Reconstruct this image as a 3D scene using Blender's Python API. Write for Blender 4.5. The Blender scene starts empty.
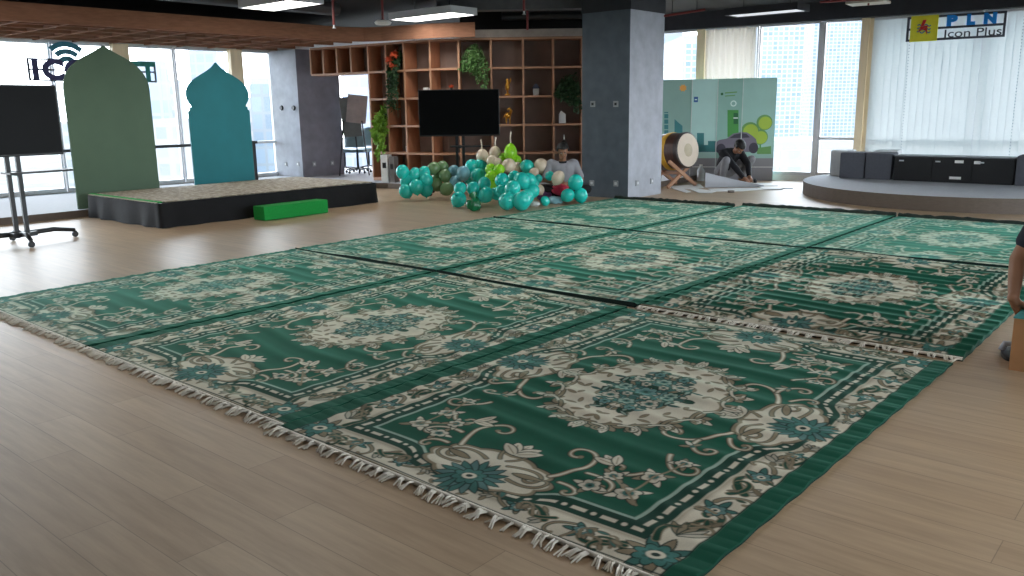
import bpy, bmesh, math, random
import numpy as np
from mathutils import Vector, Matrix, Euler
random.seed(7); np.random.seed(7)
PI = math.pi
sc = bpy.context.scene
COL = sc.collection

# ------------------------------------------------------------------ camera
F_PX, PITCH, ROLL, YAW = 835.09, 0.21202, -0.014745, -0.712668
CAM = Vector((7.2917, -2.0301, 1.4059))
_f = Vector((math.sin(YAW)*math.cos(PITCH), math.cos(YAW)*math.cos(PITCH), -math.sin(PITCH)))
_r = Vector((math.cos(YAW), -math.sin(YAW), 0)); _u = _r.cross(_f)
RGT = _r*math.cos(ROLL) + _u*math.sin(ROLL)
UPV = -_r*math.sin(ROLL) + _u*math.cos(ROLL)
FWD = _f
FH = Vector((math.sin(YAW), math.cos(YAW), 0))
RH = Vector((math.cos(YAW), -math.sin(YAW), 0))
cd = bpy.data.cameras.new('camera'); co = bpy.data.objects.new('camera', cd); COL.objects.link(co)
cd.sensor_width = 36; cd.lens = F_PX/1024*36; cd.clip_end = 2000; cd.clip_start = .05
M = Matrix((RGT, UPV, -FWD)).transposed().to_4x4(); M.translation = CAM
co.matrix_world = M
sc.camera = co
def ray(x, y): return FWD + RGT*((x-512)/F_PX) + UPV*((288-y)/F_PX)
def atz(x, y, z=0):
    d = ray(x, y); return CAM + d*((z-CAM.z)/d.z)
def atd(x, y, D):
    d = ray(x, y); return CAM + d*(D/d.dot(FH))

# ------------------------------------------------------------------ helpers
def lin(c):
    return tuple(((v/255)/12.92 if v/255 <= .04045 else ((v/255+.055)/1.055)**2.4) for v in c)
def tag(o, label=None, cat=None, group=None, kind=None):
    if label: o['label'] = label
    if cat: o['category'] = cat
    if group: o['group'] = group
    if kind: o['kind'] = kind
    return o
def empty(name, loc=(0, 0, 0), rz=0, label=None, cat=None, group=None):
    o = bpy.data.objects.new(name, None); COL.objects.link(o)
    o.location = loc; o.rotation_euler = (0, 0, rz); o.empty_display_size = .1
    return tag(o, label, cat, group)
def copy_tree(o, parent=None):
    c = o.copy(); COL.objects.link(c)
    if parent: c.parent = parent
    for ch in list(o.children): copy_tree(ch, c)
    return c

class MB:
    def __init__(s): s.v = []; s.f = []; s.m = []; s.mi = 0
    def add(s, vs, fs, M=None):
        n = len(s.v)
        for v in vs:
            v = Vector(v); s.v.append(tuple(M @ v if M is not None else v))
        for f in fs: s.f.append(tuple(i+n for i in f)); s.m.append(s.mi)
        return s
    def box(s, c, size, rz=0, M=None, bev=0):
        x, y, z = [k/2 for k in size]
        R = Matrix.Translation(Vector(c)) @ Matrix.Rotation(rz, 4, 'Z')
        if M is not None: R = M @ R
        if bev <= 0:
            vs = [(a*x, b*y, d*z) for d in (-1, 1) for b in (-1, 1) for a in (-1, 1)]
            return s.add(vs, [(0, 2, 3, 1), (4, 5, 7, 6), (0, 1, 5, 4), (2, 6, 7, 3), (0, 4, 6, 2), (1, 3, 7, 5)], R)
        bm = bmesh.new(); bmesh.ops.create_cube(bm, size=1)
        for v in bm.verts: v.co = Vector((v.co.x*2*x, v.co.y*2*y, v.co.z*2*z))
        bmesh.ops.bevel(bm, geom=list(bm.edges), offset=bev, segments=2, profile=.6, affect='EDGES')
        s.bm(bm, R); return s
    def bm(s, bm, M=None):
        bm.verts.ensure_lookup_table(); bm.verts.index_update()
        s.add([v.co for v in bm.verts], [[v.index for v in f.verts] for f in bm.faces], M); bm.free(); return s
    def tube(s, pts, r, n=8, cap=True):
        pts = [Vector(p) for p in pts]; k = len(pts)
        rs = r if isinstance(r, (list, tuple)) else [r]*k
        base = len(s.v); vs = []; up = None
        for i, p in enumerate(pts):
            t = (pts[min(i+1, k-1)]-pts[max(i-1, 0)]).normalized()
            if up is None: up = Vector((0, 0, 1)) if abs(t.z) < .9 else Vector((1, 0, 0))
            a = t.cross(up).normalized(); up = a.cross(t).normalized()
            for j in range(n):
                q = 2*PI*j/n; vs.append(p + (a*math.cos(q)+up*math.sin(q))*rs[i])
        fs = []
        for i in range(k-1):
            for j in range(n):
                fs.append((i*n+j, i*n+(j+1) % n, (i+1)*n+(j+1) % n, (i+1)*n+j))
        if cap: fs += [tuple(range(n))[::-1], tuple((k-1)*n+j for j in range(n))]
        return s.add(vs, fs)
    def lathe(s, prof, n=24, M=None):
        vs = []; fs = []; k = len(prof)
        for r, z in prof:
            for j in range(n):
                q = 2*PI*j/n; vs.append((max(r, 1e-5)*math.cos(q), max(r, 1e-5)*math.sin(q), z))
        for i in range(k-1):
            for j in range(n): fs.append((i*n+j, i*n+(j+1) % n, (i+1)*n+(j+1) % n, (i+1)*n+j))
        fs += [tuple(range(n))[::-1], tuple((k-1)*n+j for j in range(n))]
        return s.add(vs, fs, M)
    def prism(s, poly, t, M=None):
        n = len(poly)
        vs = [(x, y, 0) for x, y in poly]+[(x, y, t) for x, y in poly]
        fs = [tuple(range(n))[::-1], tuple(range(n, 2*n))]+[(i, (i+1) % n, n+(i+1) % n, n+i) for i in range(n)]
        return s.add(vs, fs, M)
    def sphere(s, c, r, n=14, M=None):
        rr = r if isinstance(r, (tuple, list)) else (r, r, r)
        k = max(6, n*2//3)
        prof = [(math.sin(PI*i/k), -math.cos(PI*i/k)) for i in range(k+1)]
        T = Matrix.Translation(Vector(c)) @ Matrix.Diagonal((rr[0], rr[1], rr[2], 1))
        return s.lathe(prof, n, (M @ T) if M is not None else T)
    def build(s, name, mats, parent=None, smooth=False, loc=None, rz=0):
        me = bpy.data.meshes.new(name); me.from_pydata(s.v, [], s.f)
        for m in (mats if isinstance(mats, (list, tuple)) else [mats]): me.materials.append(m)
        me.polygons.foreach_set('material_index', s.m)
        if smooth is True: me.polygons.foreach_set('use_smooth', [True]*len(s.f))
        me.update()
        bm = bmesh.new(); bm.from_mesh(me); bmesh.ops.recalc_face_normals(bm, faces=bm.faces); bm.to_mesh(me); bm.free()
        if smooth == 'auto':
            me.polygons.foreach_set('use_smooth', [True]*len(s.f)); me.set_sharp_from_angle(angle=math.radians(40))
        o = bpy.data.objects.new(name, me); COL.objects.link(o)
        if parent: o.parent = parent
        if loc is not None: o.location = loc
        o.rotation_euler = (0, 0, rz)
        return o

# ------------------------------------------------------------------ materials
def mat(name, rgb, rough=.6, metal=0, var=.12, scale=8, spec=.5, bump=0, bscale=60, emit=None, es=0, sheen=0, stretch=None, coat=0):
    m = bpy.data.materials.new(name); m.use_nodes = True; nt = m.node_tree; b = nt.nodes['Principled BSDF']
    tc = nt.nodes.new('ShaderNodeTexCoord'); nz = nt.nodes.new('ShaderNodeTexNoise'); nz.inputs['Scale'].default_value = scale
    nz.inputs['Detail'].default_value = 4
    src = tc.outputs['Object']
    if stretch:
        mp = nt.nodes.new('ShaderNodeMapping'); mp.inputs['Scale'].default_value = stretch; nt.links.new(src, mp.inputs['Vector']); src = mp.outputs['Vector']
    nt.links.new(src, nz.inputs['Vector'])
    cr = nt.nodes.new('ShaderNodeValToRGB'); L = lin(rgb)
    cr.color_ramp.elements[0].position = .3; cr.color_ramp.elements[1].position = .7
    cr.color_ramp.elements[0].color = tuple(c*(1-var) for c in L)+(1,); cr.color_ramp.elements[1].color = tuple(min(1, c*(1+var)) for c in L)+(1,)
    nt.links.new(nz.outputs['Fac'], cr.inputs['Fac']); nt.links.new(cr.outputs['Color'], b.inputs['Base Color'])
    b.inputs['Roughness'].default_value = rough; b.inputs['Metallic'].default_value = metal; b.inputs['Specular IOR Level'].default_value = spec
    if sheen: b.inputs['Sheen Weight'].default_value = sheen
    if coat: b.inputs['Coat Weight'].default_value = coat
    if bump:
        n2 = nt.nodes.new('ShaderNodeTexNoise'); n2.inputs['Scale'].default_value = bscale; bp = nt.nodes.new('ShaderNodeBump')
        bp.inputs['Strength'].default_value = bump; bp.inputs['Distance'].default_value = .02
        nt.links.new(src, n2.inputs['Vector']); nt.links.new(n2.outputs['Fac'], bp.inputs['Height']); nt.links.new(bp.outputs['Normal'], b.inputs['Normal'])
    if emit:
        b.inputs['Emission Color'].default_value = lin(emit)+(1,); b.inputs['Emission Strength'].default_value = es
    return m

def mat_glass():
    m = bpy.data.materials.new('window_glass'); m.use_nodes = True; nt = m.node_tree; nt.nodes.clear()
    o = nt.nodes.new('ShaderNodeOutputMaterial'); mx = nt.nodes.new('ShaderNodeMixShader'); t = nt.nodes.new('ShaderNodeBsdfTransparent'); g = nt.nodes.new('ShaderNodeBsdfGlossy')
    t.inputs['Color'].default_value = (.93, .96, .97, 1); g.inputs['Roughness'].default_value = .02
    fr = nt.nodes.new('ShaderNodeFresnel'); fr.inputs['IOR'].default_value = 1.3
    nt.links.new(fr.outputs['Fac'], mx.inputs['Fac']); nt.links.new(t.outputs[0], mx.inputs[1]); nt.links.new(g.outputs[0], mx.inputs[2]); nt.links.new(mx.outputs[0], o.inputs[0])
    return m

def mat_floor():
    m = bpy.data.materials.new('vinyl_plank_floor'); m.use_nodes = True; nt = m.node_tree; b = nt.nodes['Principled BSDF']; N = nt.nodes.new; Lk = nt.links.new
    tc = N('ShaderNodeTexCoord')
    br = N('ShaderNodeTexBrick'); br.inputs['Scale'].default_value = 1; br.inputs['Brick Width'].default_value = 1.22; br.inputs['Row Height'].default_value = .18
    br.inputs['Mortar Size'].default_value = .0018; br.inputs['Mortar Smooth'].default_value = .4; br.offset = .37
    br.inputs['Color1'].default_value = lin((190, 166, 138))+(1,); br.inputs['Color2'].default_value = lin((180, 155, 127))+(1,); br.inputs['Mortar'].default_value = lin((146, 126, 106))+(1,)
    Lk(tc.outputs['Object'], br.inputs['Vector'])
    mp = N('ShaderNodeMapping'); mp.inputs['Scale'].default_value = (1.2, 14, 1); Lk(tc.outputs['Object'], mp.inputs['Vector'])
    nz = N('ShaderNodeTexNoise'); nz.inputs['Scale'].default_value = 1.6; nz.inputs['Detail'].default_value = 8; nz.inputs['Roughness'].default_value = .65; Lk(mp.outputs['Vector'], nz.inputs['Vector'])
    cr = N('ShaderNodeValToRGB'); cr.color_ramp.elements[0].position = .3; cr.color_ramp.elements[0].color = (.72, .69, .66, 1); cr.color_ramp.elements[1].position = .72; cr.color_ramp.elements[1].color = (1.08, 1.07, 1.05, 1)
    Lk(nz.outputs['Fac'], cr.inputs['Fac'])
    mx = N('ShaderNodeMix'); mx.data_type = 'RGBA'; mx.blend_type = 'MULTIPLY'; mx.inputs[0].default_value = .8
    Lk(br.outputs['Color'], mx.inputs[6]); Lk(cr.outputs['Color'], mx.inputs[7]); Lk(mx.outputs[2], b.inputs['Base Color'])
    b.inputs['Roughness'].default_value = .42; b.inputs['Specular IOR Level'].default_value = .5
    return m

def mat_vcol(name, rough=.9, sheen=.0, emit=0):
    m = bpy.data.materials.new(name); m.use_nodes = True; nt = m.node_tree; b = nt.nodes['Principled BSDF']; N = nt.nodes.new; Lk = nt.links.new
    at = N('ShaderNodeAttribute'); at.attribute_name = 'Col'
    tc = N('ShaderNodeTexCoord'); nz = N('ShaderNodeTexNoise'); nz.inputs['Scale'].default_value = 240; nz.inputs['Detail'].default_value = 2; Lk(tc.outputs['Object'], nz.inputs['Vector'])
    cr = N('ShaderNodeValToRGB'); cr.color_ramp.elements[0].color = (.8, .8, .8, 1); cr.color_ramp.elements[1].color = (1.15, 1.15, 1.15, 1); Lk(nz.outputs['Fac'], cr.inputs['Fac'])
    mx = N('ShaderNodeMix'); mx.data_type = 'RGBA'; mx.blend_type = 'MULTIPLY'; mx.inputs[0].default_value = 1
    Lk(at.outputs['Color'], mx.inputs[6]); Lk(cr.outputs['Color'], mx.inputs[7]); Lk(mx.outputs[2], b.inputs['Base Color'])
    b.inputs['Roughness'].default_value = rough; b.inputs['Specular IOR Level'].default_value = .25
    if sheen:
        b.inputs['Sheen Weight'].default_value = sheen; b.inputs['Sheen Roughness'].default_value = .22; b.inputs['Sheen Tint'].default_value = (.25, 1, .68, 1)
    return m

def mat_facade(name, glass, frame, w, h, mort, glass2=None):
    m = bpy.data.materials.new(name); m.use_nodes = True; nt = m.node_tree; b = nt.nodes['Principled BSDF']; N = nt.nodes.new; Lk = nt.links.new
    tc = N('ShaderNodeTexCoord'); sp = N('ShaderNodeSeparateXYZ'); Lk(tc.outputs['Object'], sp.inputs[0])
    ad = N('ShaderNodeMath'); ad.operation = 'ADD'; Lk(sp.outputs['X'], ad.inputs[0]); Lk(sp.outputs['Y'], ad.inputs[1])
    cb = N('ShaderNodeCombineXYZ'); Lk(ad.outputs[0], cb.inputs['X']); Lk(sp.outputs['Z'], cb.inputs['Y'])
    br = N('ShaderNodeTexBrick'); br.offset = 0; br.inputs['Scale'].default_value = 1; br.inputs['Brick Width'].default_value = w; br.inputs['Row Height'].default_value = h
    br.inputs['Mortar Size'].default_value = mort; br.inputs['Mortar Smooth'].default_value = .1
    br.inputs['Color1'].default_value = lin(glass)+(1,); br.inputs['Color2'].default_value = lin(glass2 or tuple(min(255, c*1.25) for c in glass))+(1,); br.inputs['Mortar'].default_value = lin(frame)+(1,)
    Lk(cb.outputs[0], br.inputs['Vector']); Lk(br.outputs['Color'], b.inputs['Base Color']); b.inputs['Roughness'].default_value = .6
    return m

def mat_ground():
    m = bpy.data.materials.new('city_ground'); m.use_nodes = True; nt = m.node_tree; b = nt.nodes['Principled BSDF']; N = nt.nodes.new; Lk = nt.links.new
    tc = N('ShaderNodeTexCoord'); v = N('ShaderNodeTexVoronoi'); v.inputs['Scale'].default_value = .14; Lk(tc.outputs['Object'], v.inputs['Vector'])
    sp = N('ShaderNodeSeparateColor'); Lk(v.outputs['Color'], sp.inputs[0])
    cr = N('ShaderNodeValToRGB'); cr.color_ramp.interpolation = 'CONSTANT'
    e = cr.color_ramp.elements; e[0].color = lin((54, 62, 52))+(1,); e[1].position = .35; e[1].color = lin((80, 80, 79))+(1,)
    for p, c in ((.55, (92, 70, 64)), (.68, (66, 72, 63)), (.85, (102, 102, 102))):
        x = e.new(p); x.color = lin(c)+(1,)
    Lk(sp.outputs[0], cr.inputs['Fac']); Lk(cr.outputs['Color'], b.inputs['Base Color']); b.inputs['Roughness'].default_value = .9
    return m

def mat_blind(name, rgb, trans=.45):
    m = bpy.data.materials.new(name); m.use_nodes = True; nt = m.node_tree; nt.nodes.clear(); N = nt.nodes.new; Lk = nt.links.new
    o = N('ShaderNodeOutputMaterial'); mx = N('ShaderNodeMixShader'); d = N('ShaderNodeBsdfDiffuse'); t = N('ShaderNodeBsdfTranslucent'); mx.inputs[0].default_value = trans
    tc = N('ShaderNodeTexCoord'); nz = N('ShaderNodeTexNoise'); nz.inputs['Scale'].default_value = 30; Lk(tc.outputs['Object'], nz.inputs['Vector'])
    cr = N('ShaderNodeValToRGB'); L = lin(rgb); cr.color_ramp.elements[0].color = tuple(c*.93 for c in L)+(1,); cr.color_ramp.elements[1].color = L+(1,)
    Lk(nz.outputs['Fac'], cr.inputs['Fac']); Lk(cr.outputs['Color'], d.inputs['Color']); Lk(cr.outputs['Color'], t.inputs['Color'])
    Lk(d.outputs[0], mx.inputs[1]); Lk(t.outputs[0], mx.inputs[2]); Lk(mx.outputs[0], o.inputs[0])
    return m

GLASS = mat_glass()
M_floor = mat_floor()
M_black = mat('black_painted_ceiling', (15, 15, 17), .8, var=.25, scale=3)
M_dark = mat('dark_metal', (32, 34, 38), .45, var=.2)
M_beam = mat('dark_grey_beam', (48, 50, 56), .7)
M_wood = mat('timber_veneer', (146, 104, 82), .8, spec=.15, var=.14, scale=3, stretch=(2, 2, 14))
M_wood_d = mat('timber_dark', (116, 80, 62), .6, var=.15, scale=3)
M_woodl = mat('timber_light_edge', (176, 132, 104), .5, var=.1, scale=4)
M_shelf_in = mat('shelf_inner_timber', (164, 110, 80), .55, var=.12, scale=3, stretch=(4, 4, 1))
M_shelf_bk = mat('shelf_back_panel', (130, 110, 101), .6, var=.12, scale=3)
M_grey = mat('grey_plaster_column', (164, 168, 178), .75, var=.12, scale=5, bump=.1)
M_greyd = mat('shaded_plaster_column', (84, 94, 104), .75, var=.14, scale=6, bump=.1)  # same grey plaster, with the shade of one face put into the colour
M_alu = mat('aluminium_frame', (216, 218, 222), .4, metal=.15, var=.05)
M_white = mat('white_matte', (232, 232, 230), .6, var=.03)
M_plat = mat('pale_grey_carpet_tile', (176, 178, 184), .85, var=.06, scale=20)
M_platside = mat('dark_wood_riser', (96, 84, 74), .6, var=.12, stretch=(2, 2, 10))
M_tan = mat('tan_pillar_cladding', (246, 224, 186), .6, var=.06, scale=3, stretch=(4, 4, .5))
M_blind = mat_blind('pale_blind_fabric', (228, 232, 233), .48)
M_curtain = mat_blind('cream_curtain_fabric', (226, 218, 206), .45)
M_screen = mat('black_screen', (7, 8, 10), .35, var=.1, spec=.08)
M_plast = mat('black_plastic', (20, 21, 23), .45, var=.15)
M_red = mat('red_pipe_paint', (120, 38, 38), .5)
M_lamp = mat('lit_diffuser', (250, 250, 250), .5, emit=(255, 252, 245), es=7.5, var=.02)
M_lampoff = mat('dim_diffuser', (205, 208, 212), .5, emit=(240, 245, 255), es=.35, var=.03)
M_green_arch = mat('sage_green_board', (86, 110, 90), .75, var=.05, scale=3)
M_teal_arch = mat('teal_board', (28, 118, 128), .7, var=.06, scale=3)
M_cloth = mat('black_skirt_cloth', (13, 14, 19), .85, var=.25, scale=12, bump=.15, bscale=14)
M_step = mat('bright_green_felt', (20, 150, 62), .9, var=.08, scale=40)
M_card = mat('cardboard', (168, 122, 82), .8, var=.06, scale=10)
M_tealedge = mat('teal_tape', (70, 150, 150), .6)
# ------------------------------------------------------------------ setting
def struct(mb, name, m, parent=None, smooth=False):
    o = mb.build(name, m, parent, smooth)
    if not parent: o['kind'] = 'structure'
    return o
XW = -7.9                                  # left window wall
def ywall(x): return 13.17 + .11*(x+1.7)   # right window wall
ZC = 3.15
struct(MB().box((2.2, 3.2, -.06), (20.8, 23.4, .12)), 'floor', M_floor)
struct(MB().box((2.2, 3.2, ZC+.05), (20.8, 23.4, .1)), 'ceiling', M_black)

# curve followed by the shelving, the fascia above it and the platform edge below it
PATH = [Vector(p) for p in ((-6.62, 8.20), (-6.0, 8.28), (-5.3, 8.37), (-4.7, 8.43), (-4.2, 8.47), (-3.85, 8.52), (-3.5, 8.61), (-3.22, 8.76), (-2.95, 8.97), (-2.0, 9.79), (-1.2, 10.48), (-.6, 11.0))]
def px_on_path(x):
    d = ray(x, 95); best = None
    c2 = Vector((CAM.x, CAM.y)); d2 = Vector((d.x, d.y))
    for i in range(len(PATH)-1):
        a, b = PATH[i], PATH[i+1]; e = b-a
        den = d2.x*e.y-d2.y*e.x
        if abs(den) < 1e-9: continue
        w = a-c2; t = (w.x*e.y-w.y*e.x)/den; s = (w.x*d2.y-w.y*d2.x)/den
        if t > 0 and (-.001 if i else -9) <= s <= (1.001 if i < len(PATH)-2 else 9): return a+e*s, i
def nrm(i):
    a, b = PATH[max(0, min(i, len(PATH)-2))], PATH[max(0, min(i, len(PATH)-2))+1]; t = (b-a).normalized(); return Vector((t.y, -t.x))
def pnormal(k):
    n = (nrm(k-1)+nrm(k)); return n.normalized()

# raised floor by the windows and under the shelving
edge = [(-4.88, -7.9), (-4.88, 7.3), (-4.84, 7.75), (-4.7, 8.0), (-4.45, 8.12)]
for k in range(5, len(PATH)):
    q = PATH[k]+pnormal(k)*.33; edge.append((q.x, q.y))
poly = edge+[(-.6, 13.2), (XW, 12.5), (XW, -7.9)]
mb = MB(); n = len(poly)
mb.mi = 0; mb.add([(x, y, .1) for x, y in poly], [tuple(range(n))])
mb.mi = 1; mb.add([(x, y, z) for z in (.001, .1) for x, y in poly], [(i, (i+1) % n, n+(i+1) % n, n+i) for i in range(n)])
struct(mb, 'floor_platform', [M_plat, M_platside])

# timber soffit over the windows with its lattice and fascia
fe = [(-4.90, -7.9), (-4.90, 7.2), (-4.86, 7.65), (-4.72, 7.95), (-4.45, 8.12)]
for k in range(5, 9):
    q = PATH[k]+pnormal(k)*.24; fe.append((q.x, q.y))
mb = MB(); n = len(fe)
inner = [(x-.04, y+.02) for x, y in fe]
vs = [(x, y, z) for z in (2.60, 2.84) for x, y in fe]+[(x, y, z) for z in (2.60, 2.84) for x, y in inner]
fs = []
for i in range(n-1): fs += [(i, i+1, n+i+1, n+i), (2*n+i, 3*n+i, 3*n+i+1, 2*n+i+1), (i, 2*n+i, 2*n+i+1, i+1), (n+i, n+i+1, 3*n+i+1, 3*n+i)]
fs += [(n-1, 3*n-1, 4*n-1, 2*n-1)]
mb.add(vs, fs); struct(mb, 'trim_1', M_wood)
mb = MB()
mb.mi = 0; mb.add([(x, y, 2.80) for x, y in inner]+[(x, y, 2.84) for x, y in inner]+[(XW, 9.2, 2.80), (XW, -7.9, 2.80)], [tuple(range(n))+(2*n, 2*n+1)])
mb.mi = 1
y = -7.5
while y < 8.0:
    mb.box(((XW-4.95)/2, y, 2.66), (abs(XW+4.95), .045, .11)); y += .62
for x in (-7.6, -7.0, -6.4, -5.8, -5.25): mb.box((x, .15, 2.665), (.045, 15.9, .12))
struct(mb, 'trim_2', [M_wood_d, M_wood])

# left window wall: head, sill, mullions, transom, panes
mb = MB(); mb.box((XW-.05, 2.6, 2.86), (.14, 21, .56)); mb.box((XW-.05, 2.6, .06), (.14, 21, .12))
struct(mb, 'wall_left', M_white)
mull = [-7.5, -6.2, -4.9, -3.6, -2.3, -1.0, .3, 1.9, 3.88, 6.04, 8.12]
wi = 1
ylims = [-7.9]+mull
def window(idx, cx, cy, ang, w, z0, z1, transom=None, fr=.026, m=None):
    o = MB().box((0, 0, (z0+z1)/2), (w, .012, z1-z0)).build(f'window_{idx}', GLASS, None, loc=(cx, cy, 0), rz=ang); o['kind'] = 'structure'
    f = MB()
    f.box((-w/2+fr/2, 0, (z0+z1)/2), (fr, .08, z1-z0)); f.box((w/2-fr/2, 0, (z0+z1)/2), (fr, .08, z1-z0))
    f.box((0, 0, z0+.03), (w-2*fr, .1, .06)); f.box((0, 0, z1-.02), (w-2*fr, .1, .04))
    f.build('window_frame', m or M_alu, o)
    if transom:
        MB().box((0, .0, transom), (w-2*fr, .09, .05)).build('window_transom', M_alu, o)
    return o
ys = [-7.9]+mull[:]
for a, b in zip(ys[:-1], ys[1:]):
    window(wi, XW, (a+b)/2, PI/2, b-a-.02, .12, 2.6, .80); wi += 1
for k, (a, b) in enumerate(((4.86, 5.14), (7.12, 7.38), (1.4, 1.66))):
    struct(MB().box((XW+.12, (a+b)/2, 1.35), (.12, b-a, 2.5)), f'trim_{3+k}', M_tan)

# right window wall
ang = math.atan(.11)
def wx(x): return (x, ywall(x))
def seg(mb, x0, x1, z0, z1, th=.1, off=0):
    xc = (x0+x1)/2; L = (x1-x0)/math.cos(ang)
    mb.box((xc-off*math.sin(ang)*-1, ywall(xc)-off, (z0+z1)/2), (L, th, z1-z0), ang); return mb
mb = MB(); seg(mb, -2.6, 12.5, 0, .1, .12); seg(mb, -2.6, 12.5, 2.86, ZC, .12); struct(mb, 'wall_far', M_white)
struct(seg(MB(), -1.9, 12.5, 2.84, ZC, .25, .2), 'trim_6', M_beam)
def wxp(px):
    d = ray(px, 100); t = (13.17+.11*(CAM.x+1.7)-CAM.y)/(d.y-.11*d.x); return CAM.x+d.x*t
for a, b in ((-1.85, wxp(698)), (wxp(706), wxp(756.5)), (wxp(757.5), wxp(817)), (wxp(821), wxp(858.5)), (wxp(873), 3.9), (3.95, 5.4), (5.45, 7), (7.05, 9), (9.05, 12.3)):
    xc = (a+b)/2; window(wi, xc, ywall(xc), ang, (b-a)/math.cos(ang), .1, 2.86, .78 if a > .3 else None); wi += 1
struct(seg(MB(), wxp(698), wxp(706), .1, 2.84, .2, .06), 'trim_7', M_tan)
struct(seg(MB(), wxp(858.5), wxp(866), .1, 2.84, .2, .06), 'trim_8', M_tan)
struct(seg(MB(), wxp(866), wxp(873), .1, 2.84, .14, .04), 'trim_9', M_tan)
struct(seg(MB(), wxp(817.3), wxp(820.7), .1, 2.84, .1, .0), 'trim_10', M_alu)
# wall between the two window walls (behind the shelving), wall right and back of the viewer
mb = MB(); mb.box((-5.6, 12.2, 1.6), (4.6, .1, 3.1)); struct(mb, 'wall_behind_shelves', M_white)
for nm, cx, cy, rz, L in (('right', 12.4, 3.2, PI/2, 23), ('back', 2.3, -8.1, 0, 20.5)):
    mb = MB(); T = Matrix.Translation((cx, cy, 0)) @ Matrix.Rotation(rz, 4, 'Z')
    mb.box((0, 0, .2), (L, .12, .4), M=T); mb.box((0, 0, 2.9), (L, .12, .5), M=T)
    for k in range(6): mb.box((-L/2+.15+k*(L-.3)/5, 0, 1.5), (.3, .14, 2.3), M=T)
    struct(mb, 'wall_'+nm, M_white)
    for k in range(5):
        if nm == 'back' or k < 2:
            struct(MB().box((-L/2+.15+(k+.5)*(L-.3)/5, 0, 1.525), ((L-.3)/5-.3, .1, 2.25), M=T), 'wall_%s_infill' % nm, M_white); continue  # unseen panels added to close openings and cut daylight near the camera
        q = T @ Vector((-L/2+.15+(k+.5)*(L-.3)/5, 0, 0)); window(wi, q.x, q.y, rz, (L-.3)/5-.34, .4, 2.65); wi += 1

# columns; light and shade of their faces put into the plaster colours
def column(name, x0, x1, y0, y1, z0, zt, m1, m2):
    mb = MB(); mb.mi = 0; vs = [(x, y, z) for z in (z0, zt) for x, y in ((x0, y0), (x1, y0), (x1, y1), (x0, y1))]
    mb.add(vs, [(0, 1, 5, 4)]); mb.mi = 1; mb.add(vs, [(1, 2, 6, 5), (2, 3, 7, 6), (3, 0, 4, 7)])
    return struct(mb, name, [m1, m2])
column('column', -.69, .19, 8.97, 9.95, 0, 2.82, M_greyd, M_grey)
c = MB().box((-.25, 9.46, 2.985), (.9, 1.0, .33)).build('trim_11', M_beam); c['kind'] = 'structure'
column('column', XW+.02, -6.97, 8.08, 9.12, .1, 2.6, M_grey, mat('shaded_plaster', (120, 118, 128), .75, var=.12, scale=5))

# wall sockets and switches
M_sock = mat('grey_plate', (150, 154, 158), .5)
def socket(p, n, label, round_=False):
    n = Vector(n).normalized(); rz = math.atan2(n.y, n.x)-PI/2
    e = empty('wall_socket', p, rz, label, 'socket', 'sockets and switches on the columns')
    if round_:
        MB().lathe([(.0, 0), (.05, 0), (.05, .018), (.04, .03), (0, .03)], 20, Matrix.Rotation(-PI/2, 4, 'X')).build('face_plate', M_dark, e)
    else:
        MB().box((0, .006, 0), (.09, .012, .09), bev=.004).build('face_plate', M_sock, e)
        MB().box((0, .014, 0), (.04, .008, .04), bev=.003).build('socket_insert', M_dark if p[2] > .8 else M_alu, e)
def yplane(x, y, Y): d = ray(x, y); return CAM+d*((Y-CAM.y)/d.y)
def xplane(x, y, X): d = ray(x, y); return CAM+d*((X-CAM.x)/d.x)
for (x, y, l) in ((593, 104, 'upper left steel switch plate on the shaded face of the central column'), (616, 104, 'upper right steel switch plate on the shaded face of the central column'), (592, 183, 'lower left white socket on the shaded face of the central column'), (616, 183.5, 'lower right white socket on the shaded face of the central column')):
    socket(yplane(x, y, 8.97), (0, -1, 0), l)
for (x, y, l) in ((637, 183, 'left white socket low on the pale face of the central column'), (651.5, 181, 'right white socket low on the pale face of the central column')):
    socket(xplane(x, y, .19), (1, 0, 0), l)
for (x, y, l) in ((282, 108, 'round dark plate at left, high on the pale face of the window column'), (294, 108, 'round dark plate at right, high on the pale face of the window column')):
    socket(yplane(x, y, 8.08), (0, -1, 0), l, True)
for (x, y, l) in ((286, 164, 'left white socket low on the pale face of the window column'), (298, 164, 'right white socket low on the pale face of the window column')):
    socket(yplane(x, y, 8.08), (0, -1, 0), l)
for (x, y, l) in ((314, 164, 'left white socket low on the shaded face of the window column'), (332, 163, 'right white socket low on the shaded face of the window column')):
    socket(xplane(x, y, -6.97), (1, 0, 0), l)

# window rail and its post beside the teal board
e = empty('window_rail', (-7.3, 7.45, .1), 0, 'dark metal handrail with posts in front of the left windows', 'rail')
for k, y in enumerate((-3.4, -1.2, 1.0, 3.1)): MB().tube([(0, y-4.0, 0), (0, y-4.0, .74)], .022).build('post', M_dark, e)
MB().box((0, -.25, .38), (.05, .07, .76)).build('post', M_dark, e)
MB().box((0, -3.92, .73), (.06, 7.5, .05)).build('handrail', M_dark, e)

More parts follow.
